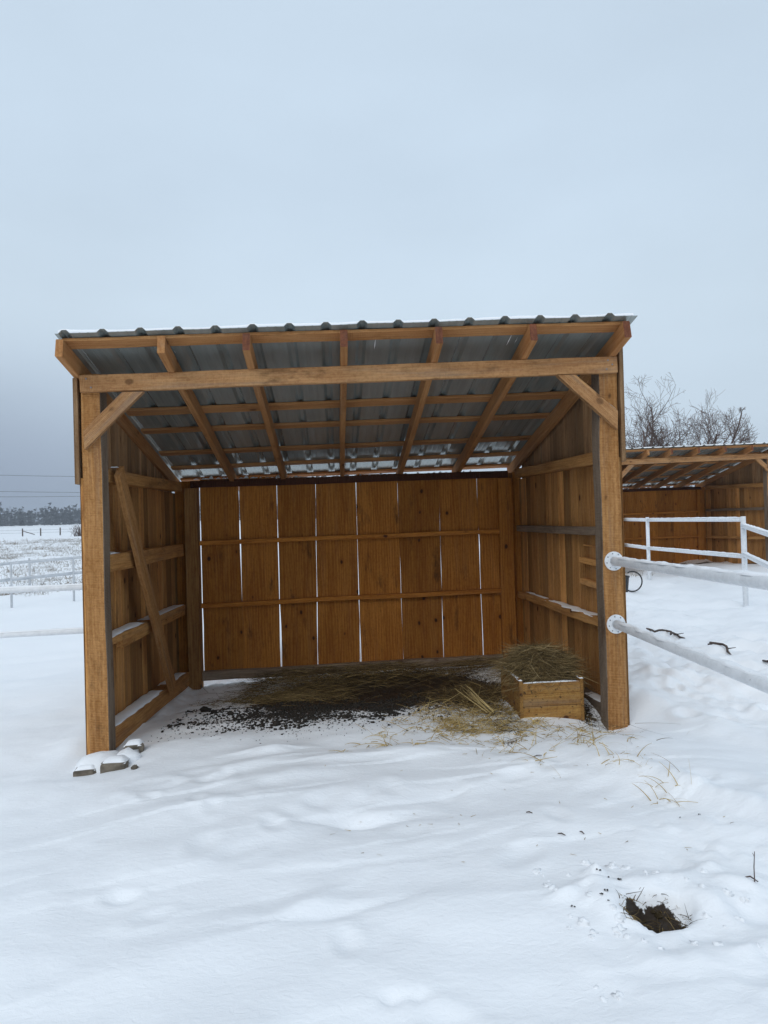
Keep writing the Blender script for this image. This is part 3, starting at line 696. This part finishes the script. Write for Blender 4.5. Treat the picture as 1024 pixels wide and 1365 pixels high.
fh = MB()
def lay(n, sampler, tone_mu, mat=None, Lr=(.08, .3), up=.12, lift=.03, ang=None):
    for _ in range(n):
        x, y = sampler()
        if not (-1.45 < x < 1.75 and y < 2.56): continue
        if 1.15 < x < 1.63 and .1 < y < .7: continue
        if .0 < x < .95 and 1.05 < y < 2.02+.12*mnoise.noise(Vector((x*5, 0, 0))) and random.random() < .85: continue
        a = random.gauss(ang, .5)+random.choice((0, math.pi)) if ang is not None else random.uniform(0, 6.28)
        strand(fh, (x, y, gz(x, y)+random.uniform(0.002, lift)), (math.cos(a), math.sin(a), random.gauss(up*.5, up)), random.uniform(*Lr), random.uniform(.002, .004), min(1, max(0, random.gauss(tone_mu, .28))), .9, 4, .3)
lay(4200, lambda: (random.uniform(-.95, 1.7), random.gauss(2.25, .2)), .55, ang=.1, lift=.10)
lay(1500, lambda: (random.gauss(-.45, .28), random.gauss(1.8, .16)), .68, ang=.25, lift=.05)
lay(700, lambda: (random.gauss(.15, .35), random.gauss(2.1, .12)), .62, ang=.2, lift=.12)
def clumps(mb, n, sampler, per, Lr, w, mu, up=.45):
    for _ in range(n):
        x, y = sampler()
        if 1.14 < x < 1.63 and .08 < y < .72 or x > 1.76 or y > 2.55: continue
        a0 = random.uniform(0, 6.28); z = gz(x, y); m = min(.95, max(.05, random.gauss(mu, .2))); k = random.uniform(.5, 1.3)
        for _k in range(int(random.uniform(.4, 1.3)*per)):
            a = a0+random.gauss(0, 1.1); strand(mb, (x+random.gauss(0, .022), y+random.gauss(0, .022), z+random.uniform(0, .012)), (math.cos(a), math.sin(a), random.gauss(.1, up)), random.uniform(*Lr)*k, random.uniform(*w), min(1, max(0, random.gauss(m, .2))), 1.0, 5, .7)
clumps(fh, 230, lambda: (random.gauss(1.04, .20), random.gauss(1.0, .42)), 15, (.06, .22), (.002, .004), .45)
clumps(fh, 120, lambda: (random.gauss(.98, .13), random.gauss(.75, .42)), 16, (.07, .24), (.0026, .0048), .55, .5)
clumps(fh, 90, lambda: (random.uniform(-.6, 1.5), random.gauss(2.25, .14)), 14, (.07, .22), (.0026, .0046), .6, .45)
clumps(fh, 60, lambda: (random.gauss(-.4, .33), random.gauss(1.72, .2)), 12, (.06, .22), (.002, .004), .6)
lay(500, lambda: (random.gauss(-.95, .2), random.gauss(1.9, .25)), .4, lift=.01)
lay(900, lambda: (random.gauss(1.05, .28), random.gauss(1.3, .42)), .42, lift=.05)
lay(500, lambda: (random.gauss(1.68, .07), random.gauss(.75, .5)), .3, lift=.08)
stuff(fh.build('floor_hay', 'oldhay'), 'trampled old hay strewn along the back of the shelter floor', 'hay')
sp = MB()
clumps(sp, 85, lambda: (random.gauss(.84, .22), random.gauss(.18, .26)), 14, (.05, .20), (.0036, .0066), .62, .55)
clumps(sp, 26, lambda: (random.gauss(.95, .35), random.gauss(-.25, .22)), 9, (.04, .16), (.0036, .0066), .68, .5)
for _ in range(900):
    q = random.random()
    if q < .62: x, y = random.gauss(.86, .20), random.gauss(.20, .30)
    elif q < .9: x, y = random.gauss(.70, .24), random.gauss(-.02, .20)
    else: x, y = random.gauss(1.3, .3), random.gauss(-.25, .25)
    if 1.15 < x < 1.63 and y > .10: continue
    a = random.uniform(0, 6.28)
    strand(sp, (x, y, gz(x, y)+random.uniform(.001, .02)), (math.cos(a), math.sin(a), random.gauss(.16, .26)), random.uniform(.04, .20), random.uniform(.003, .0055), min(1, max(0, random.gauss(.52, .25))), .8, 4, .3)
for _ in range(14):
    strand(sp, (.98+random.gauss(0, .02), .22+random.gauss(0, .02), gz(.98, .22)+.03), (-.55+random.gauss(0, .08), .75, .45), random.uniform(.2, .34), .005, random.uniform(.8, 1), .1)
for _ in range(70):
    x, y = random.uniform(-.2, 1.7), random.uniform(-1.9, -.3)
    a = random.uniform(0, 6.28); strand(sp, (x, y, gz(x, y)+.003), (math.cos(a), math.sin(a), .05), random.uniform(.01, .03), .003, random.random()*.7, .3, 2)
stuff(sp.build('loose_straw', 'straw'), 'loose pale straw scattered on the snow before the feed box', 'straw')

mn = MB()
CLU = [(random.gauss(-.15, .58), random.gauss(.85, .36)) for _ in range(150)]
for i in range(6500):
    q = random.random()
    if q < .55: c = random.choice(CLU); x, y = random.gauss(c[0], .05), random.gauss(c[1], .05)
    elif q < .8: x, y = random.gauss(.1, .45), random.gauss(1.1, .35)
    else: x, y = random.gauss(-.6, .42), random.gauss(.8, .33)
    if not (-1.4 < x < 1.1 and -.12 < y < 2.4) or (y < .45 and random.random() > max(.08, y/.45)): continue
    r = min(.024, abs(random.gauss(.003, .0045))+.002); lump(mn, (x, y, gz(x, y)+r*.2), r, 6, 4, .7, .6)
for i in range(1900):
    x, y = random.gauss(-.25, .62), random.uniform(-.1, 1.0)
    if not -1.42 < x < 1.0 or random.random() > .25+.75*max(0, y)/1.0: continue
    r = random.uniform(.0018, .006); lump(mn, (x, y, gz(x, y)+r*.1), r, 5, 3, .7, .5)
for px, py, r in ((-.55, .42, .035), (-.05, .44, .025), (.30, .56, .03), (.05, 1.0, .04), (-.95, .95, .03), (-1.2, 1.25, .045), (-1.1, 1.05, .03), (.55, 1.2, .035)):
    lump(mn, (px, py, gz(px, py)+r*.3), r, 8, 6, .6, .5)
stuff(mn.build('manure', 'manure', smooth=True), 'dark manure and dirt clods scattered over the shelter floor', 'manure')

# straw tufts poking from the snow, one object each
def tuft(x, y, n, h, spread, label, thin=False):
    mb = MB(); random.seed(int((x+9)*1000)+int((y+9)*77))
    for _ in range(n):
        a = random.uniform(0, 6.28); s = random.uniform(.2, 1)*spread
        ox, oy = random.gauss(0, .018+spread*.03), random.gauss(0, .018+spread*.03)
        strand(mb, (x+ox, y+oy, gz(x+ox, y+oy)-.01), (math.cos(a)*s, math.sin(a)*s, random.uniform(.15, 1)), random.uniform(.5, 1.2)*h, random.uniform(.0035, .006), random.uniform(.25, 1), .9, 6, .9)
    tag(mb.build('straw_tuft', 'straw'), label, 'straw tuft', 'straw tufts poking out of the snow')
tuft(.93, -.62, 26, .13, 1.5, 'flat brown straw tuft on the snow in front of the feed box')
tuft(1.37, -.62, 34, .17, .9, 'tall thick straw tuft on the snow below the right front post')
tuft(1.345, -.98, 14, .13, 1.0, 'thin short straw tuft in open snow, between the thick tuft and the hooked one')
tuft(1.50, -1.12, 10, .16, 1.2, 'small wispy straw tuft with one long upright stem, right of the thick tuft')
tuft(1.50, -1.38, 22, .16, 1.2, 'curled pale straw tuft hooked over on the open snow, nearest above the hole')
tuft(.66, -.20, 30, .12, 1.4, 'bushy straw tuft at the snowy edge of the scattered straw, left of the feed box')
# dark stem at the far right edge, and small stubble bits in the snow
mb = MB(); z = gz(1.42, -2.23); tube(mb, [(1.42, -2.23, z-.02), (1.425, -2.22, z+.05), (1.432, -2.215, z+.105)], [.0022, .002, .0014], 5)
tube(mb, [(1.40, -2.20, z+.005), (1.415, -2.21, z+.012), (1.43, -2.235, z+.004)], [.002, .003, .002], 5); tube(mb, [(1.431, -2.216, z+.085), (1.424, -2.216, z+.10)], .0011, 4)
tag(mb.build('weed_stem', 'twig'), 'thin upright reddish weed stem standing in the snow right of the hole', 'weed stem')
TW = [(.79, -1.46, .03, -.5, 'short dark twig chip lying left, above the pair of tiny stubs'), (.87, -1.69, .035, -.7, 'short dark stick chip half sunk in smooth snow, above the hole'), (.965, -1.68, .028, -1.2, 'thin dark stub right beside the short stick chip'), (1.02, -.80, .06, .35, 'curved brown twig lying flat between the two straw tufts')]
for x, y, ln, an, lb in TW:
    mb = MB(); z = gz(x, y)+.003; dx, dy = math.cos(an)*ln/2, math.sin(an)*ln/2
    tube(mb, [(x-dx, y-dy, z), (x, y+.002, z+.004), (x+dx, y+dy, z)], [.0022, .003, .002], 5); tag(mb.build('twig', 'bark'), lb, 'twig', 'twigs on the snow')
ST = [([(3.48, 3.26), (3.50, 3.1), (3.57, 2.85), (3.55, 2.72), (3.60, 2.59)], 'long crooked dark branch on trampled snow above the lower pipe rail'), ([(3.65, 2.22), (3.60, 2.05), (3.66, 1.9), (3.63, 1.76)], 'short dark branch with a forked end on trampled snow, the middle one'), ([(3.70, 1.37), (3.74, 1.2), (3.7, 1.0)], 'dark branch cut off by the right edge of the picture, just above the pipe rail')]
for pts, lb in ST:
    pf = [(pts[k][0]+(pts[k+1][0]-pts[k][0])*q/4+random.gauss(0, .006), pts[k][1]+(pts[k+1][1]-pts[k][1])*q/4) for k in range(len(pts)-1) for q in range(4)]+[pts[-1]]
    zs_ = [gz(x, y) for x, y in pf]; zs_ = [max(zs_[max(0, k-1):k+2])+.012 for k in range(len(zs_))]
    mb = MB(); P3 = [(x, y, z) for (x, y), z in zip(pf, zs_)]; tube(mb, P3, [.009]+[.012]*(len(P3)-3)+[.008, .004], 6); q = P3[-4]; tube(mb, [q, (q[0]+.05, q[1]-.06, q[2]+.02)], [.006, .003], 5)
    tag(mb.build('fallen_branch', 'bark', smooth=True), lb, 'branch', 'dark branches lying on the snow')

# stones by the left post
SN = MB()
for x, y, sx, sy, h, rz, lb in ((-1.655, -.235, .068, .055, .036, .05, 'flat grey stone under snow at the foot of the left post, the outer one'), (-1.482, -.245, .080, .06, .046, .2, 'flat grey block under snow in front of the left post, the larger one'), (-1.43, -.02, .06, .05, .06, .5, 'small upright grey stone wedged behind the left post foot')):
    mb = MB(); z = gz(x, y); pr = [(-1, -.9), (.75, -1), (1, -.6), (.95, .9), (-.8, 1), (-1.05, .2)]; c, s = math.cos(rz), math.sin(rz)
    V = []
    for zz, k in ((-.04, 1), (h*.75, 1.), (h, .9)):
        for u, v in pr: V.append((x+(u*c*sx-v*s*sy)*k, y+(u*s*sx+v*c*sy)*k, z+zz+random.uniform(-.004, .004)))
    F = [(i+6*j, (i+1) % 6+6*j, (i+1) % 6+6*j+6, i+6*j+6) for j in range(2) for i in range(6)]+[tuple(range(12, 18))]
    mb.add(V, F); tag(mb.build('stone', 'stone'), lb, 'stone', 'stones at the foot of the left post')
    snowcap(SN, (x-sx*.93, y+.004, z+h-.008), (x+sx*.93, y+.012, z+h-.006), sy*1.8, .035, side=(0, 1, 0), seg=12, ragged=.2)
lump(SN, (-1.60, -.12, gz(-1.6, -.12)+.0), .17, 18, 10, .15, .45); lump(SN, (-1.44, -.14, gz(-1.44, -.14)+.02), .08, 12, 8, .3, .6)
stuff(SN.build('stone_snow', 'snow', smooth=True), 'soft snow lying over the stones by the left post', 'snow')
mb = MB(); lump(mb, (-1.335, -.345, gz(-1.335, -.345)+.008), .022, 10, 7, .4, .7); tag(mb.build('pebble', 'stone', smooth=True), 'single dark pebble on the snow beside the left post stones', 'pebble')
# litter in the hole
hl = MB()
for _ in range(420):
    a = random.uniform(0, 6.28); r = random.uniform(0, .125); x, y = HX+r*math.cos(a), HY+r*math.sin(a)*.8
    strand(hl, (x, y, gz(x, y)+.004), (random.gauss(0, 1), random.gauss(0, 1), random.uniform(0, .7)), random.uniform(.02, .08), .003, random.uniform(.0, .95), .8, 3, .4)
for _ in range(60):
    a = random.uniform(0, 6.28); r = random.uniform(0, .1); x, y = HX+r*math.cos(a), HY+r*math.sin(a)*.8; lump(hl, (x, y, gz(x, y)), random.uniform(.006, .016), 6, 4, .5, .8, .05)
stuff(hl.build('dead_grass', 'oldhay'), 'dead grass and dirt exposed at the bottom of the snow hole', 'dead grass')
cl = MB(); random.seed(77)
for _ in range(60):
    if random.random() < .6:
        a = random.uniform(0, 6.28); r = random.gauss(.22, .08); x, y = HX+r*math.cos(a)*1.15, HY+.04+r*math.sin(a)
    else: x, y = random.uniform(.65, 1.5), random.uniform(-2.7, -1.95)
    if np.hypot((x-HX)/.13, (y-HY)/.11) < 1.05: continue
    rr_ = abs(random.gauss(.008, .009))+.003; lump(cl, (x, y, gz(x, y)-rr_*.25), rr_, 12, 8, .55, .6)
stuff(cl.build('snow_clods', 'snow', smooth=True), 'loose snow clods thrown out around the hole', 'snow')
db = MB()
for x, y, r in ((.885, -2.085, .010), (.905, -2.135, .007), (.94, -2.15, .007), (.85, -2.25, .007), (.83, -2.265, .006), (.72, -2.27, .006), (.84, -2.30, .004), (1.44, -1.62, .005), (1.53, -1.62, .005)):
    for k in range(3): lump(db, (x+random.gauss(0, r*.8), y+random.gauss(0, r*.5), gz(x, y)+.004), r*random.uniform(.4, .7), 6, 4, .5, .6)
stuff(db.build('dirt_crumbs', 'manure'), 'brown dirt crumbs lying on the snow around the hole', 'dirt')

# ------------------------------------------------------------------ pipe fences
def flange(mb, c, nrm, r=.066):
    c = Vector(c); nrm = Vector(nrm).normalized(); tube(mb, [c, c+nrm*.004, c+nrm*.008], [r, r, r*.96], 24)
def bolts(fl, c, nrm, r=.066):
    c = Vector(c); nrm = Vector(nrm).normalized(); a1 = nrm.orthogonal().normalized(); a2 = nrm.cross(a1)
    for k in range(8):
        a = k*math.pi/4+.2; q = c+(a1*math.cos(a)+a2*math.sin(a))*(r*.8); mb = MB(); tube(mb, [q+nrm*.006, q+nrm*.011], .0045, 6); mb.build('bolt', 'bolt', fl)
frost = MB()
rf_ = empty('pipe_fence', (1.81, 0, 0), 'two thick snowy white pipes bolted to the right front post, coming toward the viewer', 'pipe fence', 'white pipe fences')
INV = Matrix.Translation((-1.81, 0, 0))
for a, b_ in (((1.816, -.004, 1.106), (1.585, -2.11, 1.151)), ((1.818, -.004, .674), (1.575, -2.11, .752))):
    a = Vector(a); b_ = Vector(b_); e = a+(b_-a)*2.0; n_ = 40
    mb = MB(); tube(mb, [a+(e-a)*(i/n_) for i in range(n_+1)], .0305, 20); o = mb.build('rail', 'white', rf_, True); o.matrix_parent_inverse = INV
    mb = MB(); flange(mb, a+Vector((0, .004, 0)), (0, -1, 0)); fl = mb.build('flange', 'white', rf_); fl.matrix_parent_inverse = INV
    bolts(fl, a+Vector((0, .004, 0)), (0, -1, 0))
    sd_ = (e-a).cross(Vector((0, 0, 1))).normalized(); snowcap(frost, a+(e-a)*.035+Vector((0, 0, .021)), e+Vector((0, 0, .021)), .046, .016, side=sd_, seg=150, ragged=.7)
mb = MB(); tube(mb, [(1.35, -4.22, -.3), (1.35, -4.22, 1.3)], .035, 16); o = mb.build('post', 'white', rf_, True); o.matrix_parent_inverse = INV
lf_ = empty('pipe_fence', (-1.6, 2.28, 0), 'two thick horizontal white pipes running left from the shelter back corner', 'pipe fence', 'white pipe fences')
INV = Matrix.Translation((1.6, -2.28, 0))
for a, b_ in (((-1.745, 2.25, .874), (-3.34, 2.36, .850)), ((-1.745, 2.25, .462), (-3.35, 2.365, .418))):
    a = Vector(a); b_ = Vector(b_); e = a+(b_-a)*2.6; mb = MB(); tube(mb, [a+(e-a)*(i/12) for i in range(13)], .0305, 16); o = mb.build('rail', 'white', lf_, True); o.matrix_parent_inverse = INV
    mb = MB(); flange(mb, a, (-1, 0, 0)); fl = mb.build('flange', 'white', lf_); fl.matrix_parent_inverse = INV
    snowcap(frost, a+Vector((-.02, 0, .021)), e+Vector((0, 0, .021)), .046, .014, side=(0, 1, 0), seg=90)
mb = MB(); tube(mb, [(-5.89, 2.53, -.6), (-5.89, 2.53, 1.0)], .035, 14); o = mb.build('post', 'white', lf_, True); o.matrix_parent_inverse = INV

def pipefence(name, label, posts, rails, r=.033, cap=True, mat='white'):
    t = empty(name, (*posts[0][:2], 0), label, 'pipe fence', 'white pipe fences'); inv = Matrix.Translation((-posts[0][0], -posts[0][1], 0))
    for x, y, zt in posts:
        mb = MB(); tube(mb, [(x, y, gz(x, y)-.25), (x, y, zt)], r, 14); o = mb.build('post', mat, t, True); o.matrix_parent_inverse = inv
    for a, b_ in rails:
        a = Vector(a); b_ = Vector(b_); mb = MB(); tube(mb, [a+(b_-a)*(i/8) for i in range(9)], r*.95, 14); o = mb.build('rail', mat, t, True); o.matrix_parent_inverse = inv
        if cap: snowcap(frost, a+(b_-a)*.01+Vector((0, 0, r*.7)), b_-(b_-a)*.01+Vector((0, 0, r*.7)), r*1.6, .018, side=(b_-a).cross(Vector((0, 0, 1))), seg=50)
cA = (5.627, 4.845); cB = (6.012, 8.768); cC = (6.38, 12.6); cD = (4.55, 2.05)
pipefence('pipe_fence', 'white two-rail pipe fence with a corner post in front of the far shelter', [(*cA, 1.335), (*cB, 1.33), (*cC, 1.34)],
          [((cA[0], cA[1], 1.292), (cB[0], cB[1], 1.275)), ((cA[0], cA[1], .772), (cB[0], cB[1], .722)), ((cB[0], cB[1], 1.275), (cC[0], cC[1], 1.28)), ((cB[0], cB[1], .722), (cC[0], cC[1], .74))], .034)
pipefence('pipe_fence', 'white pipe fence with sloping rails leaving the frame at the right edge', [(cA[0]-.045, cA[1]-.075, 1.24), (4.51, 2.15, 1.13)],
          [((cA[0]-.045, cA[1]-.075, 1.205), (4.51, 2.15, 1.10)), ((cA[0]-.045, cA[1]-.075, .808), (4.51, 2.15, .735))], .036)
pipefence('pipe_fence', 'thin white pipe fence in the left field, nearer one with the tall end post', [(-7.74, 12.53, .66), (-6.55, 13.2, .70), (-4.6, 14.2, .78), (-9.3, 11.7, .55)],
          [((-9.3, 11.7, .52), (-7.74, 12.53, .63)), ((-7.74, 12.53, .63), (-6.55, 13.2, .68)), ((-6.55, 13.2, .68), (-4.6, 14.2, .75)), ((-9.3, 11.7, .16), (-7.74, 12.53, .27)), ((-7.74, 12.53, .27), (-6.55, 13.2, .33)), ((-6.55, 13.2, .33), (-4.6, 14.2, .40))], .026, False, 'galv')
pipefence('pipe_fence', 'thin white pipe fence in the left field, farther one slanting behind the tall end post', [(-8.6, 15.6, .62), (-11.5, 12.9, .5), (-5.2, 18.6, .7)],
          [((-11.5, 12.9, .42), (-8.6, 15.6, .54)), ((-8.6, 15.6, .54), (-5.2, 18.6, .66)), ((-11.5, 12.9, -.05), (-8.6, 15.6, .06)), ((-8.6, 15.6, .06), (-5.2, 18.6, .2))], .026, False, 'galv')
stuff(frost.build('rail_snow', 'snow', smooth=True), 'crusted snow lying on top of the white fence pipes', 'snow')

# black bucket with hose behind the right post
bk = empty('bucket', (4.62, 6.76, gz(4.62, 6.76)), 'black rubber bucket standing behind the right front post', 'bucket')
z0 = gz(4.62, 6.76)
def bp_(name, fn, m_):
    mb = MB(); fn(mb); o = mb.build(name, m_, bk, True); o.matrix_parent_inverse = Matrix.Translation((-4.62, -6.76, -z0)); return o
bp_('pail', lambda mb: (tube(mb, [(4.62, 6.76, z0-.02), (4.62, 6.76, z0+.27)], [.105, .135], 20, cap=False), tube(mb, [(4.62, 6.76, z0+.26), (4.62, 6.76, z0+.285)], [.143, .143], 20, cap=False), tube(mb, [(4.62, 6.76, z0+.20), (4.62, 6.76, z0+.201)], [.125, .12], 20)), 'black')
mb = MB(); pts = []
for i in range(26):
    a = R(118)-R(235)*i/25; pts.append((4.80+.165*math.cos(a), 6.72, z0+.19+.165*math.sin(a)))
tube(mb, pts, .012, 8); tag(mb.build('hose', 'black', smooth=True), 'curved black hose loop standing out of the snow beside the bucket', 'hose')

# ------------------------------------------------------------------ bare trees
def bare_tree(name, x, y, seed, limbs, height, label, lean=(0, 0), spread=2.6):
    rnd = random.Random(seed); z = gz(x, y); t = empty(name, (x, y, z), label, 'tree', 'bare trees behind the far shelter')
    tr, br, tw = MB(), MB(), MB()
    def grow(p, d, Ln, r, lev):
        n = (7, 7, 6, 4, 3)[lev]; pts = [Vector(p)]; rad = [r]; dirs = [d.copy()]; d = d.normalized()
        for i in range(n):
            d = (d+Vector((rnd.gauss(0, 1), rnd.gauss(0, 1), rnd.gauss(0, 1)))*(.07, .10, .10, .10, .08)[lev]+Vector((0, 0, (.03, .06, .05, .04, .03)[lev]))).normalized()
            q_ = pts[-1]
            if i and (math.hypot(q_.x, q_.y) > spread*(1.0 if q_.z < height*.7 else .8) or q_.z > height): break
            pts.append(q_+d*(Ln/n)); rad.append(max(.0065, r*(1-(.35, .62, .72, .7, .6)[lev]*(i+1)/n))); dirs.append(d.copy())
        n = len(pts)-1
        if n < 1: return
        tube((tr, br, br, tw, tw)[lev], pts, rad, (9, 6, 5, 3, 3)[lev], cap=False)
        if lev == 4: return
        cnt = (limbs, rnd.randint(6, 9), rnd.randint(6, 8), rnd.randint(4, 6))[lev]
        for c in range(cnt):
            if lev == 0: f = rnd.uniform(.45, 1.0)
            else: f = .22+.78*(c+rnd.random())/cnt
            fi = min(n-1e-3, f*n); i = int(fi); q = fi-i; P = pts[i].lerp(pts[i+1], q); dd = dirs[i+1]
            ax = dd.orthogonal().normalized(); ax.rotate(Matrix.Rotation(rnd.uniform(0, 6.28) if lev else 2*math.pi*(c+rnd.random()*.5)/cnt, 3, dd))
            ang = R(rnd.uniform(*((32, 74), (30, 62), (28, 62), (25, 60))[lev])); nd_ = (dd*math.cos(ang)+ax*math.sin(ang))
            ratio = ((1.35, 1.9), (.42, .68), (.42, .66), (.42, .65))[lev]
            L2 = Ln*rnd.uniform(*ratio)*(1.15-.45*f if lev else 1); r2 = max(.0075, (rad[i]*(.62 if lev == 0 else .5)))
            grow(P, nd_, L2, r2, lev+1)
    grow(Vector((0, 0, -.3)), Vector((lean[0], lean[1], 1)), height*.34, .18, 0)
    tr.build('trunk', 'bark', t, True); br.build('limbs', 'twig', t, True); tw.build('twigs', 'twig', t)
bare_tree('bare_tree', 18.9, 32.0, 4, 8, 8.7, 'tallest bare tree above the far shelter roof, rightmost of the row with a wide crown', (.03, 0), 3.1)
bare_tree('bare_tree', 16.7, 32.6, 12, 8, 8.1, 'slender bare tree in the middle, left of the tallest one', (-.02, 0), 2.7)
bare_tree('bare_tree', 15.0, 32.2, 19, 7, 7.7, 'bare tree half hidden beside the right post of the near shelter', (-.02, 0), 2.3)

# ------------------------------------------------------------------ the field on the left, far wood, power lines
random.seed(31)
wf = MB()
for _ in range(230):
    d0 = 21+random.random()**1.25*85; a0 = random.uniform(-34, -17); nn_ = random.randint(2, 16)
    for _c in range(nn_):
        d = d0+random.gauss(0, .015*d0); a = R(a0+random.gauss(0, 1.1)); x, y = d*math.sin(a), -4.7+d*math.cos(a); s = 1+d/70
        for k in range(random.randint(4, 12)):
            strand(wf, (x+random.gauss(0, .10*s), y+random.gauss(0, .10*s), gz(x, y)-.03), (random.gauss(0, .7), random.gauss(0, .7), 1), random.uniform(.06, .26)*s, .008*s, random.random()*.8, .8, 3, .5)
for _ in range(140):
    x, y = random.uniform(5.0, 6.4), random.uniform(9.2, 10.1); strand(wf, (x, y, gz(x, y)-.02), (random.gauss(0, .5), random.gauss(0, .5), 1), random.uniform(.08, .22), .006, random.uniform(.4, 1), .6, 3, .4)
stuff(wf.build('dry_weeds', 'weed'), 'dry brown weeds sticking up through the snowy field', 'weeds')
wfn = empty('wire_fence', (-52.95, 119.15, 0), 'old wire fence with dark wooden posts across the far snowy field', 'wire fence')
inv = Matrix.Translation((52.95, -119.15, 0)); FP = [(-62, 119.6), (-57.5, 119.4), (-52.95, 119.15), (-49.9, 118.95), (-46.6, 118.73), (-43.4, 118.5), (-40, 118.3)]
for x, y in FP:
    z = gz(x, y); mb = MB(); tube(mb, [(x, y, z-.3), (x+.02, y, z+1.3)], [.12, .11], 8); o = mb.build('post', 'oldpost', wfn); o.matrix_parent_inverse = inv
for h in (.55, 1.0):
    mb = MB(); tube(mb, [(x, y, gz(x, y)+h) for x, y in FP], .018, 4); o = mb.build('wire', 'wire', wfn); o.matrix_parent_inverse = inv
mb = MB(); tube(mb, [(-52.9, 119.1, gz(-52.9, 119.1)+.9), (-50.9, 119.0, gz(-50.9, 119)+.25)], .07, 6); o = mb.build('brace_pole', 'oldpost', wfn); o.matrix_parent_inverse = inv
bush = MB(); rb_ = random.Random(3)
zb = gz(-39.8, 108.2)
for i in range(70):
    a = rb_.uniform(0, 6.28); s = rb_.uniform(0, .8); p = Vector((-39.8+rb_.gauss(0, .35), 108.2+rb_.gauss(0, .35), zb-.1)); d = Vector((math.cos(a)*s, math.sin(a)*s, 1)); pts = [p]
    for k in range(4): d = (d+Vector((rb_.gauss(0, .25), rb_.gauss(0, .25), .1))).normalized(); pts.append(pts[-1]+d*rb_.uniform(.35, .6))
    tube(bush, pts, [.025, .02, .016, .012, .01], 3, cap=False)
tag(bush.build('bare_shrub', 'twig'), 'bare brown shrub in the far field beside the left post', 'shrub')
ft = MB(); rf2 = random.Random(8)
for i in range(1500):
    x = rf2.uniform(-520, 330); y = 400+rf2.uniform(0, 110)+.04*abs(x); z = gz(x, y); H = rf2.uniform(6.3, 11.0)*(1.3 if rf2.random() < .12 else 1); con = rf2.random() < .35; wd = H*(.2 if con else .33)
    V, F = [], []
    for k in range(46):
        q = rf2.random(); hgt = H*(.02+.98*q**1.25); rad = wd*((1-q)*1.0+.06 if con else math.sqrt(max(.03, 1-((q-.35)/.7)**2)))
        a = rf2.uniform(0, 6.28); rr_ = rad*math.sqrt(rf2.random()); c = Vector((x+rr_*math.cos(a), y+rr_*math.sin(a), z+hgt)); s = H*rf2.uniform(.05, .10)
        o_ = len(V)
        for _k in range(3): V.append(c+Vector((rf2.gauss(0, s), rf2.gauss(0, s), rf2.gauss(0, s*.8))))
        F.append((o_, o_+1, o_+2))
    ft.add(V, F)
stuff(ft.build('distant_woodland', 'far'), 'dark hazy wood along the far edge of the snowy field', 'woodland')
for zl, yy, zr, lb in ((7.55, 77.9, 7.15, 'highest of the three thin power cables over the left field'), (5.72, 78.2, 5.37, 'middle of the three thin power cables over the left field'), (5.12, 78.5, 4.95, 'lowest of the three thin power cables, just above the far wood')):
    mb = MB(); pts = []
    for i in range(31):
        x = -70+i*2.0; q = (x+37.7)/8.9; pts.append((x, yy-.06*(x+37), zl+(zr-zl)*q+.0009*(x+33)**2))
    tube(mb, pts, .018, 5); tag(mb.build('power_cable', 'wire'), lb, 'power cable', 'power cables over the field')

# ------------------------------------------------------------------ winter haze over the fields
hzm = bpy.data.materials.new('haze'); hzm.use_nodes = True; t = hzm.node_tree
for n in list(t.nodes): t.nodes.remove(n)
o_ = t.nodes.new('ShaderNodeOutputMaterial'); pv = t.nodes.new('ShaderNodeVolumePrincipled')
pv.inputs['Color'].default_value = (.86, .92, 1, 1); pv.inputs['Density'].default_value = .0008; pv.inputs['Anisotropy'].default_value = .2
t.links.new(pv.outputs[0], o_.inputs['Volume'])
zlo, zhi = float(Zg.min())-1.2, 32.
mb = MB(); Q = 990.; V = [(sx*Q, sy*Q, z) for z in (zlo, zhi) for sx, sy in ((-1, -1), (1, -1), (1, 1), (-1, 1))]
mb.add(V, [(0, 3, 2, 1), (4, 5, 6, 7), (0, 1, 5, 4), (1, 2, 6, 5), (2, 3, 7, 6), (3, 0, 4, 7)])
hb = mb.build('haze', hzm); stuff(hb, 'thin cold winter haze over the snowy fields', 'haze'); hb.display_type = 'WIRE'
